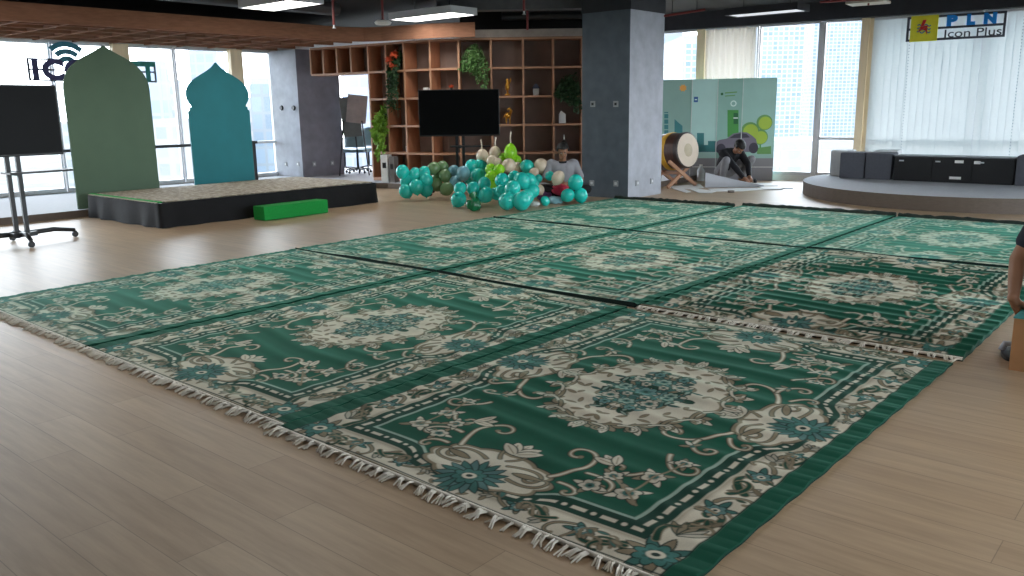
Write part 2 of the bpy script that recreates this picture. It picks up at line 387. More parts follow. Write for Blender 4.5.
# ------------------------------------------------------------------ ceiling fittings
def ceiling_light(x, y, lit, label, z=2.87, sx=1.2, sy=.6, rz=0):
    e = empty('ceiling_light', (x, y, z), rz, label, 'ceiling light', 'recessed ceiling lights')
    f = MB(); t = .03
    f.box((0, sy/2-t/2, .04), (sx, t, .09)); f.box((0, -sy/2+t/2, .04), (sx, t, .09)); f.box((sx/2-t/2, 0, .04), (t, sy-2*t, .09)); f.box((-sx/2+t/2, 0, .04), (t, sy-2*t, .09)); f.box((0, 0, .095), (sx, sy, .02))
    f.build('housing', M_alu if lit else M_beam, e)
    MB().box((0, 0, .012), (sx-2*t, sy-2*t, .016)).build('diffuser', M_lamp if lit else M_lampoff, e)
    for a in (-.4, .4): MB().tube([(a, 0, .1), (a, 0, ZC-z)], .008, 6).build('hanger_rod', M_dark, e)
    return e
ceiling_light(-3.25, 5.25, 1, 'lit white ceiling panel light above the stage, cut by the top of the photo')
ceiling_light(-2.92, 7.9, 1, 'lit white ceiling panel light above the black screen by the shelving', sx=1.45)
ceiling_light(1.12, 11.6, 0, 'dim grey ceiling light fixture above the printed backdrop', sx=1.25, sy=.5)
for (x, y) in ((-3.1, -1.5), (-3.1, 1.9), (2.4, 1), (2.4, 4.6), (7.5, 5), (7.5, 1), (2.4, 8)):  # unseen ceiling panels added to brighten the room
    ceiling_light(x, y, 1, 'added lit ceiling panel light, out of view above the green rugs')

def duct(pts, r, name, label, cat, m): o = MB().tube(pts, r, 14).build(name, m, None, True); tag(o, label, cat); return o
duct([(-4.1, -3, 3.02), (-4.1, 6.9, 3.02)], .11, 'air_duct', 'dark round air duct running above the timber fascia', 'duct', mat('duct_grey', (62, 64, 68), .5))
duct([(-2.6, 9.25, 2.95), (-.7, 10.8, 2.95)], .07, 'air_duct', 'black pipe in the dark gap above the tall shelving', 'pipe', M_dark)
tag(MB().box((-1.9, 8.7, 3.04), (2.4, .3, .18), .7).build('cable_tray', mat('tray_grey', (92, 94, 98), .5)), 'grey cable tray under the black ceiling near the column', 'cable tray')
def redpipe(p0, p1, label, drop=None, hang=False):
    e = empty('sprinkler_pipe', p0, 0, label, 'pipe', 'red sprinkler pipes')
    MB().tube([(0, 0, 0), Vector(p1)-Vector(p0)], .018, 8).build('pipe', M_red, e)
    if hang:
        v = Vector(p1)-Vector(p0)
        for f in (.2, .8): MB().tube([v*f, v*f+Vector((0, 0, ZC-p0[2]-v.z*f))], .007, 6).build('hanger_rod', M_dark, e)
    if drop:
        q = Vector(p1)-Vector(p0); MB().lathe([(.0, -.05), (.03, -.045), (.012, -.03), (.012, .01), (0, .01)], 12, Matrix.Translation(q)).build('sprinkler_head', M_alu, e)
q = atd(383, 24, 13.2)
e = empty('access_point', (q.x, q.y, q.z-.01), .7, 'round white access point under a red pipe by the timber fascia', 'access point')
MB().lathe([(0, 0), (.11, .0), (.13, .03), (.1, .06), (0, .06)], 24).build('body', M_white, e, True)
MB().box((0, 0, .065), (.07, .07, .02)).build('bracket', M_dark, e); MB().tube([(0, 0, .07), (0, 0, ZC-q.z+.01)], .018).build('pipe', M_red, e)
q = atd(334, 25, 12.4); redpipe((q.x, q.y, ZC), (q.x, q.y, q.z), 'short red sprinkler drop over the middle of the fascia', True)
q = atd(524, 11, 12); redpipe((q.x, q.y, ZC), (q.x, q.y, q.z), 'red sprinkler drop left of the central column top', True)
q = atd(527.5, 30, 14.2); redpipe((q.x, q.y, ZC), (q.x, q.y, q.z), 'long thin red pipe in the dark gap over the shelving')
a = atd(664, 16, 13.4); b = atd(705, 11, 13.4); redpipe((a.x, a.y, a.z), (b.x, b.y, b.z+.02), 'red horizontal pipe right of the central column', hang=True)
a = atd(820, 2, 13.4); b = atd(884, -2, 13.4); redpipe((a.x, a.y, a.z), (b.x, b.y, b.z), 'red horizontal pipe over the right windows', hang=True)
q = atd(868, 4, 14.1)
e = empty('ceiling_vent', (q.x, q.y, q.z), .1, 'cream square air diffuser hanging below the dark beam at right', 'air vent')
MB().box((0, 0, .02), (.6, .45, .04), bev=.01).build('grille', mat('cream_metal', (206, 198, 180), .5), e)
MB().tube([(.03, -.1, -.03), (.03, -.1, ZC-q.z-.02)], .016).build('pipe', M_red, e)
# ------------------------------------------------------------------ rugs
GRN = np.array(lin((4, 80, 60))); CRM = np.array(lin((206, 198, 180))); TAN = np.array(lin((136, 122, 100))); DRK = np.array(lin((14, 40, 34)))
TEA = np.array(lin((58, 104, 98))); PAL = np.array(lin((150, 172, 158))); GDK = np.array(lin((14, 62, 46))); BLU = np.array(lin((92, 128, 126)))
W_R, L_R = 2.05, 2.95
class Painter:
    """paints the woven pattern into per-vertex colours; a = metres from the side edge, b = metres from the fringed end"""
    def __init__(s, du):
        s.nu = int(round(W_R/2/du))+1; s.nv = int(round(L_R/2/du))+1
        s.a = np.linspace(0, W_R/2, s.nu)[None, :]; s.b = np.linspace(0, L_R/2, s.nv)[:, None]
        s.da = W_R/2/(s.nu-1); s.db = L_R/2/(s.nv-1); s.aa = max(.003, du*.7)
        s.c = np.empty((s.nv, s.nu, 3)); s.c[:] = GRN
    def m(s, sd): return np.clip(.5-sd/(s.aa*1.6), 0, 1)           # signed distance -> coverage
    def put(s, mask, col, sl=None):
        t = s.c if sl is None else s.c[sl]; k = mask[..., None]; t[...] = t*(1-k)+col*k
    def win(s, a0, a1, b0, b1):
        i0 = max(0, int(a0/s.da)-1); i1 = min(s.nu, int(a1/s.da)+3); j0 = max(0, int(b0/s.db)-1); j1 = min(s.nv, int(b1/s.db)+3)
        if i1 <= i0 or j1 <= j0: return None
        return (slice(j0, j1), slice(i0, i1)), s.a[:, i0:i1], s.b[j0:j1, :]
    def ell(s, ca, cb, ra, rb, col, rot=0, n=0, dep=0, ph=0):
        R = max(ra, rb)*1.25; w = s.win(ca-R, ca+R, cb-R, cb+R)
        if not w: return
        sl, A, B = w; x = A-ca; y = B-cb; c, q = math.cos(rot), math.sin(rot); X = x*c+y*q; Y = -x*q+y*c
        k = np.hypot(X/ra, Y/rb)+1e-9
        if n: k = k/(1-dep+dep*np.abs(np.cos(n/2*np.arctan2(Y/rb, X/ra)+ph)))
        s.put(s.m((k-1)*min(ra, rb)), col, sl)
    def stroke(s, pts, wd, col):
        pts = np.array(pts); wd = np.broadcast_to(np.asarray(wd, float), (len(pts),)); R = wd.max()+.012
        w = s.win(pts[:, 0].min()-R, pts[:, 0].max()+R, pts[:, 1].min()-R, pts[:, 1].max()+R)
        if not w: return
        sl, A, B = w; sd = None
        for i in range(len(pts)-1):
            p, q = pts[i], pts[i+1]; e = q-p; l2 = e@e+1e-12
            t = np.clip(((A-p[0])*e[0]+(B-p[1])*e[1])/l2, 0, 1)
            d = np.hypot(A-p[0]-t*e[0], B-p[1]-t*e[1])-(wd[i]*(1-t)+wd[i+1]*t)
            sd = d if sd is None else np.minimum(sd, d)
        s.put(s.m(sd), col, sl)
    def curl(s, p, h, L, k0, k1, w0, w1, cols, n=36):
        """a scroll: heading h, length L, curvature growing from k0 to a tight spiral"""
        P = [np.array(p, float)]; k1 = k1*2.5; L = L*1.2
        for i in range(n):
            t = i/n; h += (k0+(k1-k0)*t**2.3)*L/n; P.append(P[-1]+np.array([math.cos(h), math.sin(h)])*L/n)
        w = np.linspace(w0, w1, n+1)
        for ex, c in cols: s.stroke(P, np.maximum(w+ex, .001), c)
        q = P[-1]; s.ell(q[0], q[1], w1*1.5+.002, w1*1.5+.002, cols[min(1, len(cols)-1)][1])
        return P
    def leaf(s, p, h, L, wd, fill, rim=DRK, vein=None):
        t = np.linspace(0, 1, 10); P = np.array(p)+np.outer(t, [math.cos(h), math.sin(h)])*L; w = wd*np.sin(PI*np.clip(t*.97+.03, 0, 1))**.8
        s.stroke(P, w+.005, rim); s.stroke(P, w*.92+.0005, fill)
        if vein is not None: s.stroke(P[1:8], .0025, vein)
    def flower(s, ca, cb, R, n, fill, core, rim=DRK, ph=0):
        s.ell(ca, cb, R+.007, R+.007, rim, 0, n, .3, ph); s.ell(ca, cb, R, R, fill, 0, n, .3, ph)
        s.ell(ca, cb, R*.62, R*.62, fill*.62, 0, n, .35, ph+.7); s.ell(ca, cb, R*.42, R*.42, core); s.ell(ca, cb, R*.2, R*.2, rim)
SC = [(.007, DRK), (.003, TAN), (-.004, CRM)]      # scroll with a dark rim and a cream core (on the green field)
SB = [(.005, TAN), (.0, GDK)]                      # green scroll (on the cream border)
ST = [(.004, DRK), (.0, TAN)]
def rug_pattern(du):
    P = Painter(du); A, B = P.a, P.b; ca, cb = W_R/2, L_R/2
    def bumpf(t): return 1/(1+np.exp((np.abs(t)-.80)*14))
    ag = .245-.085*bumpf((B-cb)/.40); bg = .185-.085*bumpf((A-ca)/.40)
    s1 = A-ag; s2 = B-bg; s_ = np.minimum(s1, s2)
    # border, guard stripe and light line
    P.put(P.m(s_), CRM)
    mot = np.clip(1-np.abs(s_+.012)/.02, 0, 1)*.55; P.put(mot, TAN)
    P.put(P.m(np.abs(s_-.042)-.042), DRK*.9+GDK*.5)
    tt = np.where(s1 < s2, B+0*A, A+0*B); fr = (tt/.125) % 1.0
    core = np.abs(s_-.043)
    dash = np.maximum(core-.0105, (np.abs(fr-.32)-.25)*.125); dot = np.hypot(core, (fr-.82)*.125)-.011
    P.put(P.m(np.minimum(dash, dot)), CRM)
    P.put(P.m(np.abs(s_-.098)-.0085), PAL); P.put(P.m(np.abs(s_-.087)-.002), DRK)
    # border motifs along the sides and the ends
    def motif(p, along, outw, k=1.0, flip=1):
        """scroll, flower and leaves; along / outw are headings"""
        c, q = math.cos(along), math.sin(along); o = np.array(p)
        def at(x, y): return o+np.array([c*x-q*y*flip, q*x+c*y*flip])*k
        def hd(h): return along+h*flip
        P.curl(at(-.17, -.02), hd(.9), .24*k, -3*flip, -22*flip, .017*k, .007*k, SB)
        P.curl(at(-.20, .03), hd(-.7), .16*k, 4*flip, 26*flip, .012*k, .006*k, SB)
        for h, L_ in ((.2, .085), (1.2, .075), (2.3, .07), (-.9, .08), (-2.1, .07), (3.1, .06)): P.leaf(at(.02, .0), hd(h), L_*k, .014*k, TEA if abs(h) < 1.5 else TAN)
        P.flower(*at(.02, .0), .040*k, 6, BLU, CRM)
        P.curl(at(.08, -.03), hd(.3), .17*k, 6*flip, 24*flip, .009*k, .005*k, ST)
        for h in (.0, .5, -.5, .95, -.95): P.leaf(at(.20, .02), hd(h), .075*k, .012*k, CRM*.62 if abs(h) > .4 else TAN)
    sa = .165
    motif((sa, .50), PI/2, 0, 1.0, 1); motif((sa-.005, .86), PI/2, 0, .95, -1); motif((sa-.03, 1.14), PI/2, 0, .6, 1)
    motif((.42, .100), 0, 0, .8, -1); motif((.70, .095), 0, 0, .7, 1)
    # big corner flower with palmette leaves
    for k in range(9): P.leaf((.165, .115), k*2*PI/9+.2, .125, .020, TEA if k % 2 else TAN)
    P.flower(.165, .115, .075, 8, TEA*1.25, CRM)
    P.curl((.22, .21), 1.2, .16, 2, 26, .012, .005, SB); P.curl((.27, .10), -.1, .14, -3, -26, .010, .005, SB)
    for h in (.9, 1.3, 1.75, 2.1, 2.4): P.leaf((.17, .27), h, .11, .012, TAN if h < 2 else CRM*.7)
    rg = random.Random(9)
    for k in range(46):
        if k % 2: x, y = rg.uniform(.11, .21), rg.uniform(.3, cb)
        else: x, y = rg.uniform(.3, ca), rg.uniform(.05, .14)
        hh = rg.random()*6.28
        if k % 3 == 0: P.curl((x, y), hh, rg.uniform(.07, .12), 4, rg.choice((-34, 34)), .005, .003, [(.003, TAN*.55), (0, TAN)])
        else: P.leaf((x, y), hh, rg.uniform(.03, .06), rg.uniform(.006, .010), (TAN, TAN*.7, TEA, GDK)[k % 4], TAN*.5)
    # cartouches at the middle of each side and end
    def cart(c_a, c_b, ra, rb):
        P.ell(c_a, c_b, ra+.028, rb+.028, DRK, 0, 10, .10, .4); P.ell(c_a, c_b, ra+.020, rb+.020, TAN, 0, 10, .10, .4); P.ell(c_a, c_b, ra, rb, CRM, 0, 10, .10, .4)
    cart(.335, cb, .155, .30); cart(ca, .275, .30, .155)
    for sg in (1,):
        P.curl((.40, cb-.06), -1.0, .26, -4, -20, .009, .006, ST); P.curl((.30, cb-.13), -1.9, .22, 3, 24, .008, .005, ST); P.curl((.44, cb-.02), -.7, .15, 4, 26, .008, .005, ST)
        P.curl((ca-.06, .34), 2.6, .26, 4, 20, .009, .006, ST); P.curl((ca-.13, .25), 3.4, .22, -3, -24, .008, .005, ST); P.curl((ca-.02, .38), 2.3, .15, -4, -26, .008, .005, ST)
        P.leaf((.36, cb-.12), -1.2, .13, .018, TAN); P.leaf((ca-.12, .30), 3.0, .13, .018, TAN)
    for k in range(11): 
        P.leaf((.235, cb), -PI/2+(k-5)*.34, .15, .020, TEA if k % 2 else BLU*.8); P.leaf((ca, .175), PI+(k-5)*.34, .15, .020, TEA if k % 2 else BLU*.8)
    P.flower(.235, cb, .070, 8, TEA*1.15, CRM); P.flower(ca, .175, .070, 8, TEA*1.15, CRM)
    # pointed leaves and tendrils reaching into the field
    for h in (0, -.55, -1.0): P.leaf((.51, cb), h, .12, .026, CRM, DRK, TAN)
    for h in (PI/2, PI/2+.55, PI/2+1.0): P.leaf((ca, .45), h, .12, .026, CRM, DRK, TAN)
    P.curl((ca-.24, .38), 2.1, .42, -1.5, -15, .011, .007, SC); P.curl((ca-.34, .49), 2.9, .26, 5, 24, .010, .006, SC); P.curl((ca-.30, .36), 3.0, .17, 6, 30, .009, .006, SC)
    P.curl((.45, cb-.24), -1.3, .42, 1.5, 15, .011, .007, SC); P.curl((.52, cb-.40), -1.5, .26, -5, -24, .010, .006, SC); P.curl((.42, cb-.32), -1.9, .17, -6, -30, .009, .006, SC)
    P.curl((.53, cb-.62), -1.9, .26, -2, -18, .010, .006, SC); P.curl((.50, cb-.82), -1.2, .24, 5, 24, .009, .006, SC)
    # sprays of flowers in the corners of the field
    for (x, y, R, n, h0) in ((.47, .44, .052, 5, .4), (.62, .41, .044, 5, 1.2), (.47, .62, .048, 5, 2.0), (.60, .54, .040, 6, .1), (.44, .80, .036, 5, .8)):
        for k in range(4): P.leaf((x, y), h0+k*PI/2+.4, R*1.75, R*.32, CRM if k % 2 else TAN)
        P.flower(x, y, R, n, CRM*.92, TEA, DRK, h0)
    P.stroke([(.40, .38), (.47, .44), (.60, .54)], .005, TAN); P.stroke([(.47, .44), (.47, .62), (.44, .80)], .005, TAN)
    for h in (.6, .1, 1.1): P.leaf((.64, .62), h, .11, .022, CRM, DRK, TAN)
    # central medallion
    ra, rb = .40, .545
    def edge(q): return np.array([ca+math.cos(q)*ra, cb+math.sin(q)*rb]), math.atan2(math.sin(q)*ra, math.cos(q)*rb)
    QS = [PI+.04, PI+.36, PI+.68, PI+1.0, PI+1.30, PI+1.55]
    for i, q in enumerate(QS):
        p, h = edge(q)
        for dh in (-.62, .62, 0): P.leaf(p*.96+np.array([ca, cb])*.04, h+dh, .115 if dh == 0 else .085, .021, CRM if dh == 0 else TAN, DRK, TAN if dh == 0 else None)
    P.ell(ca, cb, ra*1.04, rb*1.035, DRK, 0, 22, .10); P.ell(ca, cb, ra*1.022, rb*1.02, TAN, 0, 22, .10); P.ell(ca, cb, ra*.975, rb*.975, CRM, 0, 22, .10)
    for i, q in enumerate(QS):
        p, h = edge(q+.16); o = (p-np.array([ca, cb]))
        P.curl(p-.03*o/np.hypot(*o), h+1.75, .17, -4, -26, .0085, .005, [(.006, DRK), (.001, TAN)]); P.curl(p-.02*o/np.hypot(*o), h-1.6, .11, 5, 30, .007, .004, [(.005, DRK), (.001, CRM*.9)])
        for f, dh, L_ in ((.88, 2.5, .06), (.70, 1.2, .05)):
            m_ = np.array([ca, cb])+o*f; P.leaf(m_, h+dh, L_, .009, TAN if f != .78 else TAN*.75+TEA*.2, TAN*.55)
        pass
    P.ell(ca, cb, .225, .325, TAN*.9, 0, 10, .22, .3); P.ell(ca, cb, .205, .300, TEA*.85+BLU*.1, 0, 10, .22, .3)
    rng = random.Random(3)
    for k in range(70):
        q = PI+rng.random()*PI/2; r = .10+.98*rng.random()**.6
        x, y = ca+math.cos(q)*.21*r, cb+math.sin(q)*.31*r
        P.leaf((x, y), rng.random()*6.28, rng.uniform(.03, .065), rng.uniform(.006, .013), (BLU, CRM*.85, TEA*.6, PAL*.8, TAN, GDK)[k % 6], DRK if k % 2 else TEA*.5)
    for (x, y, R) in ((.0, .0, .060), (.11, .15, .046), (.13, .02, .038), (.0, .18, .044), (.07, .26, .030), (.05, .09, .028)): P.flower(ca-x, cb-y, R, 6, (BLU*1.15, CRM*.8, PAL*.9)[int(R*1000) % 3], TEA)
    for (x, y, h) in ((.50, .98, .7),):
        P.leaf((x, y), h, .07, .012, CRM*.9, DRK); P.leaf((x, y), h+1.1, .055, .010, TAN, DRK); P.leaf((x, y), h-1.1, .055, .010, TAN, DRK); P.ell(x, y, .012, .012, TEA)
    mo = vnoise(A*1.0+0*B, B+0*A, 77, 9)*.6+vnoise(A+0*B, B+0*A, 78, 28)*.4; P.c *= (.86+.28*mo)[..., None]
    # plain green strip along the sides, dark line at the ends
    k = P.m(A-.086+0*B); P.put(P.m(np.abs(A-.088+0*B)-.004), DRK); P.put(k, GRN*.95)
    P.put(P.m(B-.012+0*A), TAN*.8); P.put(P.m(np.abs(B-.02+0*A)-.004), DRK)
    q = P.c
    full = np.concatenate([q, q[:, -2::-1]], 1); full = np.concatenate([full, full[-2::-1]], 0)
    return full
def vnoise(x, y, seed, f):
    r = np.random.RandomState(seed); g = r.rand(64, 64); x = x*f+100; y = y*f+100
    i = np.floor(x).astype(int); j = np.floor(y).astype(int); u = x-i; v = y-j; u = u*u*(3-2*u); v = v*v*(3-2*v)
    g_ = lambda a, b: g[a % 64, b % 64]
    return (g_(i, j)*(1-u)+g_(i+1, j)*u)*(1-v)+(g_(i, j+1)*(1-u)+g_(i+1, j+1)*u)*v
PCACHE = {}
M_rug = mat_vcol('green_woven_rug', .85, .23)
M_fringe = mat('cream_fringe_yarn', (222, 216, 204), .9, var=.12, scale=30)
M_roll = mat('rug_underside', (34, 46, 40), .95, var=.3, scale=25)
def make_rug(du, corners, seed, amp, lam, label, front='fringe', back='fringe', lift=0.0, curl=0.0):
    if du not in PCACHE: PCACHE[du] = rug_pattern(du)
    c = PCACHE[du].copy(); ny, nx = c.shape[:2]
    if front is None: c[:2] = DRK*.6
    if back != 'fringe': c[-2:] = DRK*.6
    FL, FR, BL, BR = [np.array(q) for q in corners]
    org = (FL+FR+BL+BR)/4
    root = empty('area_rug', (org[0], org[1], 0), 0, label, 'rug', 'green patterned rugs laid in three rows')
    s = np.linspace(0, 1, nx)[None, :, None]; t = np.linspace(0, 1, ny)[:, None, None]
    xy = (FL*(1-s)+FR*s)*(1-t)+(BL*(1-s)+BR*s)*t
    X, Y = xy[..., 0], xy[..., 1]
    n1 = vnoise(X, Y, seed, .9); n2 = vnoise(X, Y, seed+1, 2.2); n3 = vnoise(X*.35, Y, seed+2, 5)
    ph = 2*PI*(Y+.10*(X-org[0]))/lam+5*n1
    w = np.sin(ph)*.5+.5
    z = amp*(w**1.5)*(.25+.9*n2)+amp*.7*n3+.009+lift
    sd = s[..., 0]+0*Y
    wv = .0025*np.sin(2*PI*Y/.115+3*n1)*np.clip((np.abs(sd-.5)-.44)*18, 0, 1)       # wavy selvedge
    z = z+np.abs(wv)
    tt = t[..., 0]+0*X
    if curl: z = z+curl*np.clip(1-tt/.02, 0, 1)**2*(.5+n2)
    X = X+0.0025*np.sin(2*PI*Y/.23+seed)*np.clip((np.abs(sd-.5)-.3)*5, 0, 1)
    Y = Y+.012*(vnoise(X, Y*0, seed+5, 3)-.5)
    co_ = np.stack([X-org[0], Y-org[1], z], -1).reshape(-1, 3)
    idx = np.arange(nx*ny).reshape(ny, nx)
    quads = np.stack([idx[:-1, :-1], idx[:-1, 1:], idx[1:, 1:], idx[1:, :-1]], -1).reshape(-1, 4)
    rim = np.concatenate([idx[0, :], idx[1:, -1], idx[-1, -2::-1], idx[-2:0:-1, 0]])
    low = co_[rim].copy(); low[:, 2] = .001; nb = len(co_); k = len(rim); r2 = np.arange(k)
    side = np.stack([rim, r2+nb, (r2+1) % k+nb, np.roll(rim, -1)], -1)
    V = np.concatenate([co_, low]); Q = np.concatenate([quads, side])
    me = bpy.data.meshes.new('rug_pile'); me.vertices.add(len(V)); me.vertices.foreach_set('co', V.astype(np.float32).ravel())
    me.loops.add(len(Q)*4); me.loops.foreach_set('vertex_index', Q.astype(np.int32).ravel())
    me.polygons.add(len(Q)); me.polygons.foreach_set('loop_start', np.arange(0, len(Q)*4, 4, dtype=np.int32))
    me.update(calc_edges=True); sm = np.ones(len(Q), bool); sm[len(quads):] = False; me.polygons.foreach_set('use_smooth', sm)
    cl = np.concatenate([c.reshape(-1, 3), np.tile(DRK*.5, (k, 1))]); cl = np.concatenate([cl, np.ones((len(cl), 1))], 1)
    at = me.color_attributes.new('Col', 'FLOAT_COLOR', 'POINT'); at.data.foreach_set('color', cl.astype(np.float32).ravel())
    me.materials.append(M_rug); me.validate()
    o = bpy.data.objects.new('pile', me); COL.objects.link(o); o.parent = root
    rng = random.Random(seed)
    for kind, a, b, outw in ((front, FL, FR, -1), (back, BL, BR, 1)):
        a = a-org; b = b-org
        mb = MB()
        if kind == 'fringe':
            dl = (b-a)/np.hypot(*(b-a)); on = np.array([dl[1], -dl[0]])*(1 if outw < 0 else -1); z0 = .012+lift
            nc = 52
            for i in range(nc):
                p = a+(b-a)*((i+rng.uniform(.2, .8))/nc); lean = rng.uniform(-.035, .035); ln = rng.uniform(.045, .085); k_ = rng.choice((2, 3, 3, 4))
                for j in range(k_):
                    f = (j-(k_-1)/2)*.0075; q = p+on*ln*.45+dl*(lean*.5+f*.8); r = p+on*ln*rng.uniform(.8, 1.1)+dl*(lean+f*rng.uniform(1, 2.4))
                    mb.tube([(p[0]-on[0]*.006+dl[0]*f, p[1]-on[1]*.006+dl[1]*f, z0), (q[0], q[1], z0+rng.uniform(-.003, .008)), (r[0], r[1], .004+lift*.7)], [.0045, .0045, .0035], 4, False)
            ho = mb.build('fringe', M_fringe, root); ho['kind'] = 'stuff'; ho['label'] = 'knotted cream yarn fringe along the end of the rug'
            hm = MB()
            pts = [(a+(b-a)*f+on*.004) for f in np.linspace(0, 1, 30)]
            hm.tube([(p[0], p[1], .011+lift) for p in pts], .009, 6); hm.build('hem', M_fringe, root, True)
        elif kind == 'roll':
            pts = [(a+(b-a)*f) for f in np.linspace(0.0, 1, 40)]
            mb.tube([(p[0], p[1]+.012*rng.random(), .020+.012*rng.random()) for p in pts], [.022+.012*rng.random() for _ in pts], 8)
            ro = mb.build('rolled_end', M_roll, root, True); ro['label'] = 'dark turned-up end of the rug'
    return root
RW = 'green and cream floral rug '
RUGS = [
 (.004, ((4.152, -.03), (6.215, -.03), (4.165, 2.85), (6.255, 2.84)), 11, .0075, .17, RW+'nearest the camera, at the right end of the front row', 'fringe', None, 0, 0),
 (.0045, ((2.10, .0), (4.15, .0), (2.09, 2.96), (4.13, 2.88)), 12, .0075, .18, RW+'in the middle of the front row', 'fringe', None, 0, 0),
 (.006, ((.06, .02), (2.06, -.0), (.0, 2.97), (2.05, 2.97)), 13, .0065, .17, RW+'at the left end of the front row', 'fringe', None, 0, 0),
 (.009, ((0, 2.985), (2.05, 2.99), (-.02, 6.04), (2.07, 6.02)), 14, .006, .17, RW+'at the left end of the middle row', None, None, .002, .012),
 (.009, ((2.10, 2.97), (4.16, 2.93), (2.09, 6.03), (4.17, 6.0)), 15, .008, .16, RW+'in the very middle of all the rugs', None, None, .002, .010),
 (.007, ((4.20, 2.93), (6.28, 2.94), (4.21, 5.97), (6.27, 5.97)), 16, .017, .145, 'strongly rippled green and cream rug at the right end of the second row', 'fringe', None, .006, 0),
 (.012, ((0, 6.055), (2.06, 6.045), (.02, 8.86), (2.0, 8.90)), 17, .004, .18, RW+'before the column, left in far row', None, 'roll', .002, .012),
 (.012, ((2.10, 6.04), (4.16, 6.02), (2.06, 9.05), (4.12, 9.05)), 18, .006, .16, RW+'in the middle of the far row', None, 'roll', .002, .012),
 (.012, ((4.19, 6.0), (6.27, 5.99), (4.16, 9.02), (6.2, 9.0)), 19, .006, .17, RW+'at the right end of the far row', None, 'roll', .002, .02)]
for r in RUGS: make_rug(*r)

# ------------------------------------------------------------------ stage, step, arches
SX0, SX1, SY0, SY1, SH = -4.80, -2.78, 2.95, 6.43, .315
e = empty('stage', ((SX0+SX1)/2, (SY0+SY1)/2, 0), 0, 'low stage with black cloth skirt and a worn beige carpet on top', 'stage')
cx, cy = (SX0+SX1)/2, (SY0+SY1)/2
MB().box((0, 0, SH/2), (SX1-SX0-.06, SY1-SY0-.06, SH-.02)).build('platform_frame', M_dark, e)
mb = MB(); ring = []
hx, hy = (SX1-SX0)/2, (SY1-SY0)/2
def edge_pts(n=260):
    P = [(-hx, -hy), (hx, -hy), (hx, hy), (-hx, hy), (-hx, -hy)]; out = []
    per = 2*(2*hx+2*hy)
    for i in range(4):
        a, b = Vector(P[i]), Vector(P[i+1]); k = int(n*(b-a).length/per); nn = Vector(((b-a).y, -(b-a).x)).normalized()
        for j in range(k): out.append((a+(b-a)*(j/k), nn))
    return out
ep = edge_pts(); n = len(ep); vs = []
for lv, (z, fl) in enumerate(((SH-.005, .0), (SH*.6, .4), (.004, 1.0))):
    for i, (p, nn) in enumerate(ep):
        w = (.012+.035*fl)*(.5+.5*math.sin(i*.55+1.7*math.sin(i*.13)))*fl+.006; q = p+nn*w; vs.append((q.x, q.y, z))
fs = [(l*n+i, l*n+(i+1) % n, (l+1)*n+(i+1) % n, (l+1)*n+i) for l in range(2) for i in range(n)]
mb.add(vs, fs); mb.build('skirt', M_cloth, e, True)
M_scarp = bpy.data.materials.new('worn_beige_carpet'); M_scarp.use_nodes = True
nt = M_scarp.node_tree; b_ = nt.nodes['Principled BSDF']; tc = nt.nodes.new('ShaderNodeTexCoord'); vo = nt.nodes.new('ShaderNodeTexNoise'); vo.inputs['Scale'].default_value = 13; vo.inputs['Detail'].default_value = 9; vo.inputs['Roughness'].default_value = .75
cr = nt.nodes.new('ShaderNodeValToRGB'); cr.color_ramp.elements[0].position = .36; cr.color_ramp.elements[0].color = lin((110, 100, 88))+(1,); cr.color_ramp.elements[1].position = .62; cr.color_ramp.elements[1].color = lin((196, 186, 168))+(1,)
x_ = cr.color_ramp.elements.new(.5); x_.color = lin((160, 148, 130))+(1,)
nt.links.new(tc.outputs['Object'], vo.inputs['Vector']); nt.links.new(vo.outputs['Fac'], cr.inputs['Fac']); nt.links.new(cr.outputs['Color'], b_.inputs['Base Color']); b_.inputs['Roughness'].default_value = .95
e2 = empty('stage_carpet', (cx, cy, SH), 0, 'worn beige patterned carpet with a green edge covering the stage', 'carpet')
MB().box((0, 0.03, .006), (2*hx-.06, 2*hy-.16, .012)).build('pile', M_scarp, e2)
MB().box((0, -hy+.035, .008), (2*hx-.04, .05, .014)).build('green_edge', M_step, e2)
f = MB(); rr = random.Random(5)
for i in range(60):
    x = -hx+.05+i*(2*hx-.1)/59; f.tube([(x, -hy+.012, .006), (x+rr.uniform(-.01, .01), -hy-.02, .0)], .004, 4, False)
fo = f.build('fringe', M_fringe, e2); fo['kind'] = 'stuff'
tag(MB().box((0, 0, .095), (.24, 1.06, .185), bev=.012).build('step_block', M_step, None, loc=(-2.44, 4.645, .001), rz=.04), 'bright green felt covered step block in front of the stage', 'step')

def flat_board(name, prof, x, m, label, cat='panel', legs=None):
    """prof: list of (y, z) outline in the plane x = const"""
    T = Matrix(((0, 0, 1, x), (1, 0, 0, 0), (0, 1, 0, 0), (0, 0, 0, 1)))
    e = empty(name, (x, prof[0][0], .1), 0, label, cat)
    Ti = Matrix.Translation((-x, -prof[0][0], -.1))
    MB().prism(prof, .03, Ti @ T).build('board', m, e)
    b = MB()
    ys = [q[0] for q in prof]; y0, y1 = min(ys), max(ys)
    for y in (y0+.2, y1-.2): b.tube([(-.02-0, y-prof[0][0], 1.0), (-.30, y-prof[0][0], .012)], .018, 6); 
    b.build('support_strut', M_woodl, e)
def arch_prof():
    y0, y1, z0, zt = 2.89, 4.10, .101, 2.355; c = (y0+y1)/2
    half = [(.605, -.60), (.598, -.53), (.578, -.46), (.545, -.39), (.50, -.325), (.445, -.27), (.385, -.223), (.32, -.183), (.255, -.148), (.19, -.114), (.13, -.082), (.08, -.052), (.04, -.026)]
    return [(y0, z0), (y1, z0)]+[(c+y, zt+z) for y, z in half]+[(c, zt)]+[(c-y, zt+z) for y, z in reversed(half)]
flat_board('arch_panel', arch_prof(), -5.05, M_green_arch, 'sage green pointed arch board standing behind the left end of the stage')
